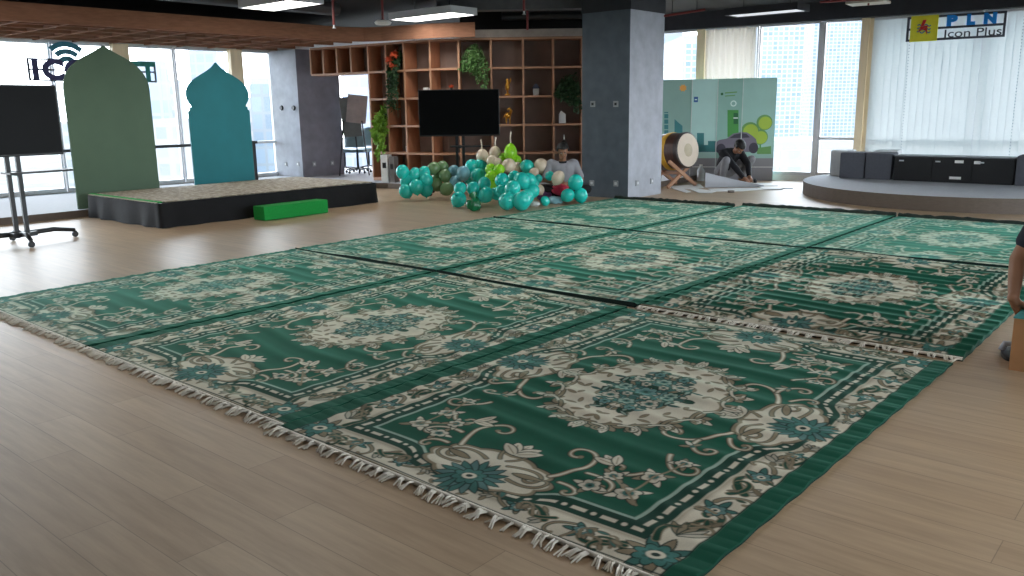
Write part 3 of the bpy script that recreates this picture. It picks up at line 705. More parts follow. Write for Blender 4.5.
def dome_prof():
    c, zt = 5.21, 2.175
    half = [(.53, -.745), (.50, -.73), (.497, -.69), (.462, -.68), (.47, -.655), (.505, -.61), (.53, -.56), (.54, -.50), (.53, -.43), (.50, -.37), (.45, -.31), (.38, -.255), (.30, -.21), (.22, -.165), (.14, -.12), (.08, -.08), (.035, -.035)]
    return [(c-.53, .101), (c+.53, .101)]+[(c+y, zt+z) for y, z in half]+[(c, zt)]+[(c-y, zt+z) for y, z in reversed(half)]
flat_board('dome_panel', dome_prof(), -5.05, M_teal_arch, 'teal mosque dome shaped board standing behind the stage')

# ------------------------------------------------------------------ screens on stands
def screen(name, loc, rz, w, h, zb, label, legs, tray=True, dx=0):
    """faces local -Y"""
    e = empty(name, loc, rz, label, 'screen')
    b = MB().box((dx, -.02, zb+h/2), (w, .05, h), bev=.008).build('bezel', M_plast, e)
    MB().box((dx, -.047, zb+h/2+.005), (w-.03, .006, h-.04)).build('display', M_screen, b)
    MB().box((0, .035, zb+h/2), (.5, .06, .4)).build('wall_bracket', M_dark, e)
    for s in (-.055, .055): MB().box((s, .06, (zb+h*.8)/2+.05), (.045, .035, zb+h*.8-.05)).build('pole', M_dark, e)
    if tray: 
        t = MB(); t.box((.18, -.10, .80), (.66, .24, .022)); t.box((0, .02, .79), (.05, .12, .05)); t.build('tray', M_dark, e)
    base = MB().box((0, .06, .115), (.26, .16, .05)).build('base', M_dark, e)
    for (x, y) in legs:
        l = MB().tube([(0, .06, .12), (x*.6, .06+(y-.06)*.6, .125), (x, y, .085)], [.03, .027, .022], 8).build('leg', M_dark, e, True)
        c = MB(); c.lathe([(0, -.012), (.034, -.012), (.034, .012), (0, .012)], 16, Matrix.Translation((x, y, .036)) @ Matrix.Rotation(PI/2, 4, 'X')); c.box((x, y, .062), (.03, .035, .03)); c.build('caster', M_plast, l)
    return e
screen('display_stand', (-2.80, 1.40, 0), PI/2+.06, 1.24, .76, .97, 'large black flat screen on a wheeled stand at the left edge', [(-.62, .12), (.60, .12), (-.06, -.28), (.05, .45)], dx=-.11)
screen('display_stand', ((-3.06-2.05)/2, (7.66+8.53)/2, 0), -YAW, 1.33, .755, .965, 'black flat screen on a stand in front of the timber shelving', [(-.5, -.25), (.5, -.25), (-.5, .3), (.5, .3)], tray=True)
# ------------------------------------------------------------------ shelving
SZ0, RH_, SD = .13, .491, .34
SZT = SZ0+5*RH_
NP = []
for x in (312.5, 325, 338.5, 352.5, 369.5, 387, 405, 431, 459.5, 491.5, 523.5, 553.5, 582, 606):
    q, i = px_on_path(x); NP.append((q, i))
def nodes_dense():
    out = []
    for k in range(len(NP)-1):
        (a, i), (b, j) = NP[k], NP[k+1]; out.append(a)
        for t in range(i+1, j+1): out.append(PATH[t])
    out.append(NP[-1][0]); return out
def nrm_at(q):
    best = min(range(len(PATH)-1), key=lambda i: ((PATH[i]+PATH[i+1])/2-q).length); a, b = PATH[max(0, best-1)], PATH[min(len(PATH)-1, best+2)]
    t = (b-a).normalized(); return Vector((t.y, -t.x))
so = NP[7][0]
shelf = empty('bookcase', (so.x, so.y, SZ0), 0, 'tall curved timber bookcase of open square cells along the back', 'bookcase')
O = Vector((so.x, so.y, SZ0))
def board_strip(pts, z, th, name, m):
    mb = MB(); n = len(pts); vs = []
    for q in pts:
        nn = nrm_at(q); b = q-nn*SD
        for (p, zz) in ((q, z-th/2), (q, z+th/2), (b, z+th/2), (b, z-th/2)): vs.append((p.x-O.x, p.y-O.y, zz-O.z))
    for k in range(n-1):
        o = k*4; mb.mi = 1; mb.add([], []); 
    mb.v = [tuple(v) for v in vs]
    for k in range(n-1):
        o = k*4
        mb.f.append((o, o+1, o+5, o+4)); mb.m.append(1)
        for j in (1, 2, 3): mb.f.append((o+j, o+(j+1) % 4, o+4+(j+1) % 4, o+4+j)); mb.m.append(0)
    mb.f += [(0, 1, 2, 3), (n*4-4, n*4-1, n*4-2, n*4-3)]; mb.m += [0, 0]
    return mb.build(name, [M_shelf_in, M_woodl], shelf)
dense = nodes_dense(); k4 = [i for i, q in enumerate(dense) if (q-NP[4][0]).length < 1e-6][0]
for lv in range(6):
    board_strip(dense if lv >= 4 else dense[k4:], SZ0+lv*RH_, .036 if lv else .057, 'shelf_board', None)
def upright(k, z0, z1):
    q = NP[k][0]; nn = nrm_at(q); mb = MB(); T = Matrix.Translation((q.x-O.x, q.y-O.y, 0)) @ Matrix.Rotation(math.atan2(nn.y, nn.x), 4, 'Z')
    mb.mi = 0; mb.box((-SD/2-.006, 0, (z0+z1)/2-SZ0), (SD-.012, .034, z1-z0), M=T); mb.mi = 1; mb.box((-.005, 0, (z0+z1)/2-SZ0), (.012, .034, z1-z0), M=T)
    mb.build('upright', [M_shelf_in, M_woodl], shelf)
for k in range(len(NP)): upright(k, SZ0+(4*RH_+.018 if k < 4 else .029), SZT-.018)
def back(pts, z0, z1):
    mb = MB(); vs = []
    for q in pts:
        nn = nrm_at(q); b = q-nn*(SD+.01); vs += [(b.x-O.x, b.y-O.y, z0-O.z), (b.x-O.x, b.y-O.y, z1-O.z)]
    mb.add(vs, [(2*i, 2*i+2, 2*i+3, 2*i+1) for i in range(len(pts)-1)]); mb.build('back_panel', M_shelf_bk, shelf)
back(dense[:k4+1], SZ0+4*RH_, SZT); back(dense[k4:], SZ0, SZT)
# pale cornice over the right part
mb = MB(); pts = [q for q in dense if q.x > -3.3]; vs = []
for q in pts:
    nn = nrm_at(q); a = q+nn*.03; vs += [(a.x, a.y, SZT+.02), (a.x, a.y, SZT+.15), (a.x-nn.x*.3, a.y-nn.y*.3, SZT+.15)]
fs = []
for i in range(len(pts)-1): fs += [(3*i, 3*i+3, 3*i+4, 3*i+1), (3*i+1, 3*i+4, 3*i+5, 3*i+2)]
struct(MB().add(vs, fs), 'trim_12', mat('pale_cornice', (168, 158, 150), .6))
mb = MB(); vs = []
for q in pts:
    nn = nrm_at(q); a = q-nn*.42; vs += [(a.x, a.y, SZT-.2), (a.x, a.y, ZC)]
struct(MB().add(vs, [(2*i, 2*i+2, 2*i+3, 2*i+1) for i in range(len(pts)-1)]), 'trim_13', M_black)

def cell(k, row, f=.5, dep=.17):
    """point on the floor of a cell: column k, row counted from the bottom, f along its width"""
    q = NP[k][0]*(1-f)+NP[k+1][0]*f; nn = nrm_at(q); p = q-nn*dep
    return Vector((p.x, p.y, SZ0+row*RH_+(.0295 if row == 0 else .0185))), math.atan2(nn.y, nn.x)+PI/2
M_leafd = mat('dark_green_leaf', (42, 74, 40), .5, var=.35, scale=14); M_leafm = mat('mid_green_leaf', (92, 130, 72), .5, var=.3, scale=14); M_leafl = mat('bright_green_leaf', (128, 168, 62), .5, var=.25, scale=14)
M_flow = mat('orange_petal', (200, 84, 48), .6, var=.2, scale=20); M_pot = mat('dark_pot', (52, 44, 40), .7); M_gold = mat('gold_metal', (206, 152, 62), .3, metal=.8, var=.1)
def leafq(mb, p, d, L, w):
    d = Vector(d).normalized(); s = d.cross(Vector((random.uniform(-1, 1), random.uniform(-1, 1), random.uniform(-1, 1)))).normalized(); nn = d.cross(s)
    p = Vector(p); mb.add([p, p+d*L*.45+s*w+nn*w*.3, p+d*L, p+d*L*.45-s*w+nn*w*.3], [(0, 1, 2, 3)])
def hanging(loc, rz, label, drop, width, up, m, n=26, leaf=.07, flowers=0, depth=.22, bias=0):
    e = empty('trailing_plant', loc, rz, label, 'plant', 'potted trailing plants in the bookcase')
    MB().lathe([(0, 0), (.07, 0), (.095, .11), (.085, .11), (.07, .09), (0, .09)], 18, Matrix.Translation((0, .02, .0))).build('pot', M_pot, e, True)
    mb = MB()
    for i in range(n):
        x0 = random.uniform(-width/2, width/2); fr = -random.uniform(.19, .19+.06)
        h = random.uniform(.25, 1)*up; dr = drop*random.uniform(.25, 1)*(1 if bias == 0 else max(.1, min(1, .5+bias*x0/width*1.6)))
        P = [Vector((x0*.2, .02, .10)), Vector((x0*.6, -.03, .10+h)), Vector((x0*.9, fr*.75, .06+h*.5)), Vector((x0, fr, -dr*.35)), Vector((x0*1.02+random.uniform(-.02, .02), fr, -dr))]
        mb.tube(P, .004, 4, False)
        for s in range(len(P)-1):
            for t in range(4 if s < 2 else 6):
                q = P[s].lerp(P[s+1], random.random()); leafq(mb, q, (random.uniform(-1, 1), random.uniform(-1, .3), random.uniform(-1, .5)), leaf*random.uniform(.6, 1.1), leaf*.28)
    mb.build('foliage', m, e)
    for i in range(flowers):
        f = MB(); c = Vector((random.uniform(-.09, .09), -.20, .16+.11*i)) if flowers > 1 else Vector((0, -.2, .2)); c = Vector(((-.07, .06, .02)[i % 3], -.20, (.18, .27, .08)[i % 3]))
        for t in range(16): 
            d = Vector((random.gauss(0, 1), random.gauss(0, 1)-.4, random.gauss(0, 1))); leafq(f, c, d, .10, .032)
        f.build('flower', M_flow, e)
def put_plant(k, row, f, *a, **kw):
    p, rz = cell(k, row, f, .15); return hanging(p, rz, *a, **kw)
put_plant(5, 4, .5, 'tall trailing plant with orange flowers hanging over two bookcase cells', .86, .26, .26, M_leafd, n=34, leaf=.085, flowers=3)
put_plant(8, 4, .5, 'leafy trailing plant spilling pale vines towards the black screen', .42, .46, .30, M_leafm, n=34, leaf=.08, bias=1)
put_plant(11, 3, .5, 'bushy green plant in the bookcase cell next to the central column', .40, .44, .26, M_leafd, n=34, leaf=.075, bias=.9)
p, rz = cell(4, 2, .62, .15); hanging(p, rz, 'bright green fern hanging at the left edge of the bookcase', .62, .22, .26, M_leafl, n=36, leaf=.12)
# things standing in the cells
def figurine(k, row, f, label, kind):
    p, rz = cell(k, row, f, .13); e = empty('trophy' if kind != 'house' else 'toy_house', p, rz, label, 'ornament')
    if kind == 'bird':
        MB().lathe([(0, 0), (.05, 0), (.05, .03), (.02, .04), (.018, .09), (0, .09)], 14).build('base', M_gold, e, True)
        b = MB(); b.lathe([(.0, .08), (.03, .10), (.045, .15), (.035, .20), (.02, .235), (.028, .26), (.02, .29), (0, .30)], 14); b.tube([(.02, 0, .2), (.06, 0, .27), (.05, 0, .31)], [.02, .014, .004], 6); b.build('figure', M_gold, e, True)
    elif kind == 'horse':
        b = MB(); b.lathe([(0, .09), (.04, .10), (.06, .15), (.04, .2), (0, .21)], 14); b.tube([(.03, 0, .17), (.06, 0, .23), (.03, 0, .27), (-.01, 0, .25)], [.03, .026, .026, .014], 8); b.tube([(-.05, 0, .16), (-.09, 0, .1)], [.014, .004], 6); b.build('figure', M_gold, e, True)
        for s in ((-.03, -.02), (-.03, .02), (.035, -.02), (.035, .02)): MB().tube([(s[0], s[1], .13), (s[0], s[1], .0)], [.016, .01], 6).build('leg', M_gold, e)
    elif kind == 'house':
        MB().box((0, 0, .06), (.10, .08, .12)).build('walls', mat('pale_house_paint', (176, 172, 170), .6), e)
        MB().prism([(-.075, 0), (.075, 0), (0, .09)], .10, Matrix.Translation((0, .05, .12)) @ Matrix.Rotation(PI/2, 4, 'X')).build('roof', mat('navy_roof_paint', (44, 52, 76), .5), e)
figurine(9, 3, .5, 'golden bird shaped trophy in the cell right of the black screen', 'bird')
figurine(9, 2, .5, 'golden horse shaped trophy one cell below the bird trophy', 'horse')
figurine(10, 3, .42, 'small toy house with navy roof in a bookcase cell', 'house')
def boxlet(name, k, row, f, size, m, label, cat, dep=.12, z=0, rot=0, extra=None):
    p, rz = cell(k, row, f, dep); e = empty(name, (p.x, p.y, p.z+z), rz+rot, label, cat)
    MB().box((0, 0, size[2]/2), size, bev=.004).build('body', m, e)
    if extra: MB().box((0, -size[1]/2-.002, size[2]*extra[0]), (size[0]*extra[1], .004, size[2]*extra[2])).build('print', extra[3], e)
    return e
boxlet('photo_card', 6, 3, .66, (.11, .02, .17), M_white, 'left white card standing in the cell above the black screen', 'card')
boxlet('photo_card', 6, 3, .90, (.10, .02, .16), mat('lilac_card', (206, 200, 206), .6), 'right lilac white card standing in the cell above the black screen', 'card')
boxlet('mug', 5, 1, .83, (.07, .07, .11), M_white, 'small white container in the bookcase near the fern', 'container')
e = boxlet('gable_box', 11, 2, .32, (.12, .08, .16), M_white, 'white house shaped box in the cell beside the central column', 'box')
MB().prism([(-.06, 0), (.06, 0), (-.02, .06)], .08, Matrix.Translation((0, .04, .16)) @ Matrix.Rotation(PI/2, 4, 'X')).build('lid', M_white, e)
p, rz = cell(7, 3, .66, .1); e = empty('vase', p, rz, 'tiny dark vase with an orange bloom above the black screen', 'vase')
MB().lathe([(0, 0), (.03, 0), (.045, .06), (.02, .12), (.026, .15), (0, .15)], 14).build('body', M_plast, e, True)
f = MB(); [leafq(f, (0, 0, .15), (random.gauss(0, 1), random.gauss(0, 1), 1), .07, .02) for _ in range(14)]; f.build('bloom', M_flow, e)
p, rz = cell(11, 0, .38, .10); e = empty('lantern', (p.x, p.y, p.z+RH_), rz, 'dark little lantern with a pale tip behind the seated man', 'lantern')
MB().lathe([(0, 0), (.06, 0), (.07, .10), (.04, .17), (.01, .19), (0, .19)], 16).build('body', M_pot, e, True); MB().lathe([(0, .19), (.015, .19), (.012, .27), (0, .29)], 10).build('tip', M_white, e, True)
# white box file and grey binder standing on the platform by the fern
q = atz(394, 180, .1); nn = nrm_at(Vector((q.x, q.y)))
for (x, w, hgt, m, nm, l) in ((388.5, .14, .50, M_white, 'box_file', 'tall white box with dark print standing before the left end of the bookcase'), (396, .10, .47, mat('grey_binder', (120, 118, 118), .6), 'box_file', 'tall grey box standing right of the tall white box')):
    q, i = px_on_path(x); nn = nrm_at(q); p = q+nn*.14
    e = empty(nm, (p.x, p.y, .1), math.atan2(nn.y, nn.x)+PI/2+.35, l, 'box'); MB().box((0, 0, hgt/2), (w, .2, hgt), bev=.004).build('body', m, e)
    MB().box((0, -.101, hgt*.62), (w*.5, .004, hgt*.2)).build('print', M_dark, e)

# ------------------------------------------------------------------ easel and office chairs beyond the opening
M_board_g = mat('grey_board', (176, 166, 162), .7); M_board_d = mat('dark_grey_board', (116, 122, 122), .7); M_chair = mat('blue_grey_mesh', (118, 142, 146), .6)
q = atd(353.5, 165, 17.3); ez = empty('easel', (q.x, q.y, .1), .75, 'grey flip chart easel standing beyond the bookcase opening', 'easel')
MB().box((-.04, -.05, 1.34), (.40, .03, .56), M=Matrix.Rotation(-.08, 4, 'X') @ Matrix.Rotation(.12, 4, 'Y')).build('paper_pad', M_board_g, ez)
MB().box((.08, .02, 1.18), (.38, .03, .80), M=Matrix.Rotation(-.06, 4, 'X') @ Matrix.Rotation(-.08, 4, 'Y')).build('backing_board', M_board_d, ez)
for (a, b) in (((-.15, -.02, 1.1), (-.26, -.2, .01)), ((.22, -.02, 1.1), (.34, -.2, .01)), ((.05, .05, 1.2), (.05, .45, .01))): MB().tube([a, b], .015, 6).build('leg', M_dark, ez)
def office_chair(loc, rz, label):
    e = empty('office_chair', loc, rz, label, 'chair', 'office chairs beyond the bookcase opening')
    b = MB(); nx, nz = 9, 7; vs = []
    for i in range(nx):
        for j in range(nz):
            u = i/(nx-1)*2-1; w = j/(nz-1); rr = .23*(1-.25*max(0, w-.6)**2*6); vs.append((u*rr, .22-.09*(1-u*u)*-1-.1, .55+.40*w-.06*u*u*w))
    b.add(vs, [(i*nz+j, (i+1)*nz+j, (i+1)*nz+j+1, i*nz+j+1) for i in range(nx-1) for j in range(nz-1)]); bo = b.build('backrest', M_chair, e, True); md = bo.modifiers.new('t', 'SOLIDIFY'); md.thickness = .03
    MB().box((0, -.02, .47), (.46, .44, .07), bev=.03).build('seat', M_chair, e)
    MB().tube([(0, 0, .44), (0, 0, .1)], .028, 8).build('gas_lift', M_dark, e)
    for k in range(5):
        q = k*2*PI/5; l = MB().tube([(0, 0, .11), (.27*math.cos(q), .27*math.sin(q), .07)], [.022, .016], 6).build('base_arm', M_dark, e); MB().sphere((.27*math.cos(q), .27*math.sin(q), .03), .029, 8).build('caster', M_plast, l)
for (px, D, rz, l) in ((345, 18.4, 2.6, 'blue grey office chair nearest the window column, beyond the opening'), (358, 18.0, 3.6, 'blue grey office chair behind the easel legs'), (369, 18.7, 4.2, 'blue grey office chair nearest the left end of the bookcase')):
    q = atd(px, 165, D); office_chair((q.x, q.y, .1), rz, l)

# ------------------------------------------------------------------ balloons
BM = {}
def bmat(n, c): m = mat(n, c, .22, var=.05, scale=4, spec=.6); b = m.node_tree.nodes['Principled BSDF']; b.inputs['Subsurface Weight'].default_value = 0; return m
BM = dict(T=bmat('turquoise_latex', (36, 200, 188)), C=bmat('cream_latex', (216, 198, 174)), L=bmat('lime_latex', (150, 222, 42)), G=bmat('olive_latex', (108, 140, 96)), B=bmat('dusty_blue_latex', (116, 172, 188)))
BN = dict(T='turquoise', C='cream', L='lime green', G='olive green', B='dusty blue')
prof = []
for i in range(17):
    t = i/16*PI; r = math.sin(t); z = -math.cos(t)*1.12
    if z < 0: r *= 1-.16*(-z/1.12)**2
    prof.append((r, z))
prof = [(0, -1.27), (.11, -1.25), (.05, -1.17)]+prof[1:]
BPROTO = {k: None for k in BM}
def balloon(x, y, r, D, key, label, tail=False, long_=1.0):
    c = atd(x, y, D); R = r*(D/F_PX)*1.0
    if BPROTO[key] is None:
        o = MB().lathe(prof, 22).build('balloon', BM[key], None, True); BPROTO[key] = o
    else:
        o = BPROTO[key].copy(); COL.objects.link(o)
    o.location = c; o.scale = (R, R, R*1.0*long_)
    ax = Euler((random.uniform(-.9, .9)+(PI if tail else 0), random.uniform(-.7, .7), random.uniform(0, 6.28)))
    o.rotation_euler = ax if not tail else Euler((PI+random.uniform(-.08, .08), random.uniform(-.1, .1), random.uniform(0, 6)))
    tag(o, label, 'balloon', 'balloons piled on the floor')
    if tail:
        t = MB(); t.tube([(0, 0, -1.2), (.05, .02, -1.8), (-.06, 0, -2.5)], [.12, .09, .14], 6); t.build('untied_neck', BM[key] if key != 'L' else BM['C'], o)
    return o
D1, D2, D3, D4, D5 = 13.30, 13.75, 12.05, 11.62, 12.45
BL = [
 (402.6, 172, 6.7, D1, 'T', 'turquoise balloon at the upper left corner of the left cluster'), (407, 181, 7, D1+.05, 'T', 'turquoise balloon on the left side of the left cluster'), (415, 174.5, 6.4, D1+.05, 'T', 'turquoise balloon at the top middle of the left cluster'),
 (424, 173, 6.4, D1+.05, 'T', 'turquoise balloon at the top right of the left cluster'), (426, 180.5, 7, D1, 'T', 'turquoise balloon on the right side of the left cluster'), (406, 191.5, 7, D1-.1, 'T', 'turquoise balloon on the floor at the left end of the left cluster'),
 (416.5, 187, 7.2, D1-.15, 'T', 'turquoise balloon low in the front middle of the left cluster'), (426, 189.5, 7, D1, 'T', 'turquoise balloon low at the right end of the left cluster'),
 (433.6, 168.5, 6.3, D1+.1, 'G', 'olive green balloon at the upper left of the olive group'), (443, 167, 5.9, D1+.2, 'G', 'olive green balloon at the upper right of the olive group'), (445.4, 176, 6.2, D1+.05, 'G', 'olive green balloon at the middle right of the olive group'),
 (436, 184.5, 6.8, D1+.1, 'G', 'olive green balloon low at the left of the olive group'), (446.5, 189, 6.8, D1-.05, 'G', 'olive green balloon on the floor at the right of the olive group'), (438, 176.5, 6, D1+.25, 'G', 'olive green balloon in the centre of the olive group'),
 (453.5, 171, 5.6, D1+.1, 'B', 'dusty blue balloon at the upper left of the blue trio'), (463.4, 173.5, 6.9, D1-.1, 'B', 'large dusty blue balloon at the right of the blue trio'), (455.5, 182, 6, D1, 'B', 'dusty blue balloon at the bottom of the blue trio'),
 (472, 167, 7, D1+.15, 'T', 'turquoise balloon directly right of the large dusty blue balloon'), (480.5, 167, 7.2, D1+.2, 'T', 'turquoise balloon under the left cream balloon with a tail'), (478, 176, 7.5, D1, 'T', 'turquoise balloon behind the middle of the balloon pile'), (469.5, 177.5, 6.5, D1+.25, 'T', 'turquoise balloon tucked behind the large dusty blue balloon'),
 (460, 188.5, 6.2, D3+.2, 'T', 'turquoise balloon stacked on the leftmost balloon of the front row'), (458.5, 199.5, 7.7, D3+.1, 'T', 'turquoise balloon on the floor left of the green plastic bag'), (473, 188.5, 6.5, D3+.3, 'T', 'turquoise balloon right above the green plastic bag'), (484.5, 184, 6.5, D3+.5, 'T', 'turquoise balloon right of the one above the green bag'),
 (486, 195, 7.6, D3+.2, 'T', 'turquoise balloon on the floor right of the green plastic bag'), (477, 195.5, 6.6, D3+.35, 'T', 'turquoise balloon just behind the green plastic bag'), (496.5, 194, 6.3, D3+.6, 'T', 'turquoise balloon in the gap between the two front groups'),
 (482.5, 156, 6.4, D2-.2, 'C', 'leftmost cream balloon pointing its tail upwards', True), (495, 152.7, 6, D2, 'C', 'second cream balloon pointing its tail upwards', True), (510.6, 152.5, 6.5, D2-.2, 'L', 'tall lime green balloon with a pale neck at the top of the pile', True, 1.25),
 (516, 161, 5.6, D2-.1, 'L', 'lime green balloon at the right below the tall lime balloon'), (503, 158.6, 5.4, D2, 'L', 'lime green balloon left of the tall lime balloon'), (492, 161, 5.4, D2-.45, 'C', 'cream balloon below the two cream balloons with tails'), (497.8, 163, 5, D2-.5, 'C', 'small cream balloon right of the low cream balloon'),
 (508.7, 165.5, 7, D2-.6, 'C', 'large cream balloon below the tall lime balloon'), (517.3, 167.5, 5, D2-.4, 'C', 'small cream balloon right of the large cream balloon'), (490.7, 169.5, 5.6, D2-.6, 'L', 'lime green balloon below the cream group at left'), (499, 170, 5.5, D2-.7, 'L', 'lime green balloon below the cream group at right'),
 (491, 177.5, 6.2, D2-.8, 'L', 'lime green balloon in the middle of the lime stack'), (493, 186, 5.6, D2-.85, 'L', 'lowest lime green balloon in the stack'), (527.5, 167, 7, D2-.5, 'T', 'turquoise balloon standing apart right of the cream group'), (541.6, 166.2, 7.2, D2-.55, 'C', 'large cream balloon beside the shoulder of the seated man'), (534, 173, 5, D2-.7, 'C', 'small cream balloon below the turquoise one near the man'),
 (502, 181, 7.3, D4+.7, 'T', 'turquoise balloon at the upper left of the big front cluster'), (514, 177.5, 6.4, D4+.85, 'T', 'turquoise balloon at the top of the big front cluster'), (521.8, 181, 8.2, D4+.6, 'T', 'large turquoise balloon at the upper right of the big front cluster'), (512.5, 189, 8, D4+.3, 'T', 'turquoise balloon in the centre of the big front cluster'),
 (529.5, 180, 6.8, D4+.85, 'T', 'turquoise balloon right behind the big front cluster top'), (507, 201.3, 8.7, D4, 'T', 'large turquoise balloon on the floor at the left of the front cluster'), (521.6, 201.3, 9.2, D4-.05, 'T', 'largest turquoise balloon on the floor at the right of the front cluster'), (532.5, 191.5, 6.8, D4+.6, 'T', 'turquoise balloon halfway up the right side of the front cluster'),
 (527, 197, 7.2, D4+.35, 'T', 'turquoise balloon low behind the largest front balloon'), (502, 192, 6.8, D4+.5, 'T', 'turquoise balloon on the left side of the front cluster'), (534, 184, 5.4, D4+1.0, 'T', 'small turquoise balloon at the far right of the front cluster'), (539, 189.8, 5.5, D4+1.0, 'C', 'cream balloon low between the front cluster and the man'), (537.5, 179, 4.6, D4+1.4, 'T', 'little turquoise balloon behind the right end of the front cluster'),
 (558, 178, 6.3, D5+.02, 'C', 'cream balloon held by the seated man', False, 1.12), (549.7, 176, 4.7, D5+.25, 'T', 'turquoise balloon behind the balloon held by the man'), (575.5, 182.5, 7.7, D5-.1, 'T', 'turquoise balloon on top of the trio right of the man'), (567.5, 195.4, 6.7, D5-.1, 'T', 'lower left turquoise balloon of the trio right of the man'), (580.6, 195.4, 7.1, D5-.05, 'T', 'lower right turquoise balloon of the trio by the column'), (545.2, 201.2, 4.8, D4+.6, 'T', 'small turquoise balloon on the floor in front of the man')]
for b in BL: balloon(*b)
# plastic bags and packets
def bag(loc, s, m, label, seed, name='plastic_bag', cat='bag', neck=True):
    rnd = np.random.RandomState(seed); bm = bmesh.new(); bmesh.ops.create_icosphere(bm, subdivisions=3, radius=1)
    for v in bm.verts:
        d = 1+.16*math.sin(5*v.co.x+seed)*math.cos(6*v.co.y+2*seed)+.10*math.sin(9*v.co.z+4*v.co.x)+.05*rnd.randn()
        v.co *= d; v.co.z = max(v.co.z, -.92)
        if neck and v.co.z > .55: v.co.x *= .75; v.co.y *= .75
    e = empty(name, loc, 0, label, cat); mb = MB(); mb.bm(bm, Matrix.Translation((0, 0, s[2]*.93)) @ Matrix.Diagonal((*s, 1))); mb.build('body', m, e, True)
    if neck:
        t = MB(); t.tube([(0, 0, s[2]*1.75), (.01, 0, s[2]*2.0), (-.02, .01, s[2]*2.3)], [s[0]*.45, s[0]*.25, s[0]*.6], 10, False); t.build('gathered_neck', m, e, True)
q = atz(474, 211); bag(q, (.105, .10, .10), mat('dark_green_plastic', (22, 112, 70), .2, var=.3, scale=14), 'crumpled dark green plastic bag on the floor before the balloons', 3)
q = atz(554, 203.5); bag(q, (.15, .12, .055), mat('pale_blue_plastic', (140, 186, 200), .25, var=.2, scale=14), 'pale blue plastic bag lying flat in front of the seated man', 5, neck=False)
q = atz(534.5, 206.5); bag(q, (.09, .07, .04), mat('clear_white_plastic', (200, 206, 204), .25, var=.1), 'small whitish plastic packet beside the front balloon cluster', 8, neck=False)
q = atd(560.7, 190.5, D5+.25); bag((q.x, q.y, .10), (.13, .10, .085), mat('crimson_fabric', (206, 42, 76), .7, var=.2), 'crimson bundle in the lap area of the seated man', 9, 'cloth_bundle', 'cloth', neck=False)
bag((q.x-.22, q.y-.12, .012), (.12, .10, .07), mat('purple_fabric', (84, 44, 96), .7, var=.2), 'purple cloth bundle left of the crimson bundle', 11, 'cloth_bundle', 'cloth', neck=False)
# ------------------------------------------------------------------ people
M_skin = mat('brown_skin', (150, 106, 80), .55, var=.06, scale=10); M_hair = mat('black_hair', (16, 14, 14), .6, var=.2, scale=60, bump=.3, bscale=120)
M_eye = mat('dark_eye', (20, 14, 12), .3); M_lip = mat('lip', (116, 66, 58), .5); M_eyew = mat('eye_white', (200, 192, 186), .4)
def skinmesh(chains, sub=2):
    """chains: list of [(pos, radius), ...] -> tapered round limbs, welded later into one surface"""
    mb = MB()
    for ch in chains:
        for i, (p, r) in enumerate(ch):
            mb.sphere(p, r, 18)
            if i+1 < len(ch):
                q, r2 = ch[i+1]
                if (Vector(q)-Vector(p)).length > 1e-4: mb.tube([p, q], [r, r2], 18)
    bm = bmesh.new(); vs = [bm.verts.new(v) for v in mb.v]
    for f in mb.f:
        try: bm.faces.new([vs[i] for i in f])
        except ValueError: pass
    return bm
def fuse(bms, voxel, name, mats, parent, smooth=5):
    """joins closed shells into one continuous surface"""
    mb = MB()
    for b in bms: mb.bm(b)
    o = mb.build(name, mats, None, True); md = o.modifiers.new('r', 'REMESH'); md.mode = 'VOXEL'; md.voxel_size = voxel; md.use_smooth_shade = True
    sm = o.modifiers.new('sm', 'SMOOTH'); sm.iterations = smooth; sm.factor = .5
    dg = bpy.context.evaluated_depsgraph_get(); m2 = bpy.data.meshes.new_from_object(o.evaluated_get(dg)); old = o.data; o.modifiers.clear(); o.data = m2; bpy.data.meshes.remove(old)
    if parent: o.parent = parent
    if not m2.materials: [m2.materials.append(m) for m in mats]
    m2.polygons.foreach_set('use_smooth', [True]*len(m2.polygons))
    return o
def ballm(c, r, M=None):
    bm = bmesh.new(); bmesh.ops.create_uvsphere(bm, u_segments=20, v_segments=14, radius=1)
    T = Matrix.Translation(Vector(c)) @ Matrix.Diagonal((r[0], r[1], r[2], 1)); T = M @ T if M is not None else T
    bmesh.ops.transform(bm, matrix=T, verts=bm.verts); return bm
def hand_chains(wr, d, up, side, size=1.0, curl=.5):
    """wr wrist, d hand direction, up = back-of-hand normal, side +1/-1 = which side the thumb leaves"""
    d = Vector(d).normalized(); up = (Vector(up)-d*Vector(up).dot(d)).normalized(); s = d.cross(up)*side; wr = Vector(wr); out = []
    palm = wr+d*.055*size
    out.append([(wr, .026*size), (palm, .030*size), (wr+d*.085*size, .026*size)])
    for k, (off, L) in enumerate(((-.030, .062), (-.010, .074), (.010, .080), (.029, .070))):
        b = wr+d*.060*size+s*off*.75*size; P = [(b, .011*size)]; p = wr+d*.092*size+s*off*size; P.append((p, .0105*size)); a = curl*.45
        for j, f in enumerate((.42, .32, .26)):
            v = d*math.cos(a)-up*math.sin(a); p = p+v*L*f*size; P.append((p, (.0095-.001*j)*size)); a += curl*.75
        out.append(P)
    b = wr+d*.028*size+s*.012*size; p1 = wr+d*.050*size+s*.042*size-up*.008*size; p2 = p1+(d*.8+s*.5-up*.35*curl).normalized()*.034*size; p3 = p2+(d*.95+s*.05-up*.5*curl).normalized()*.028*size
    out.append([(b, .013*size), (p1, .013*size), (p2, .0115*size), (p3, .0095*size)])
    return out
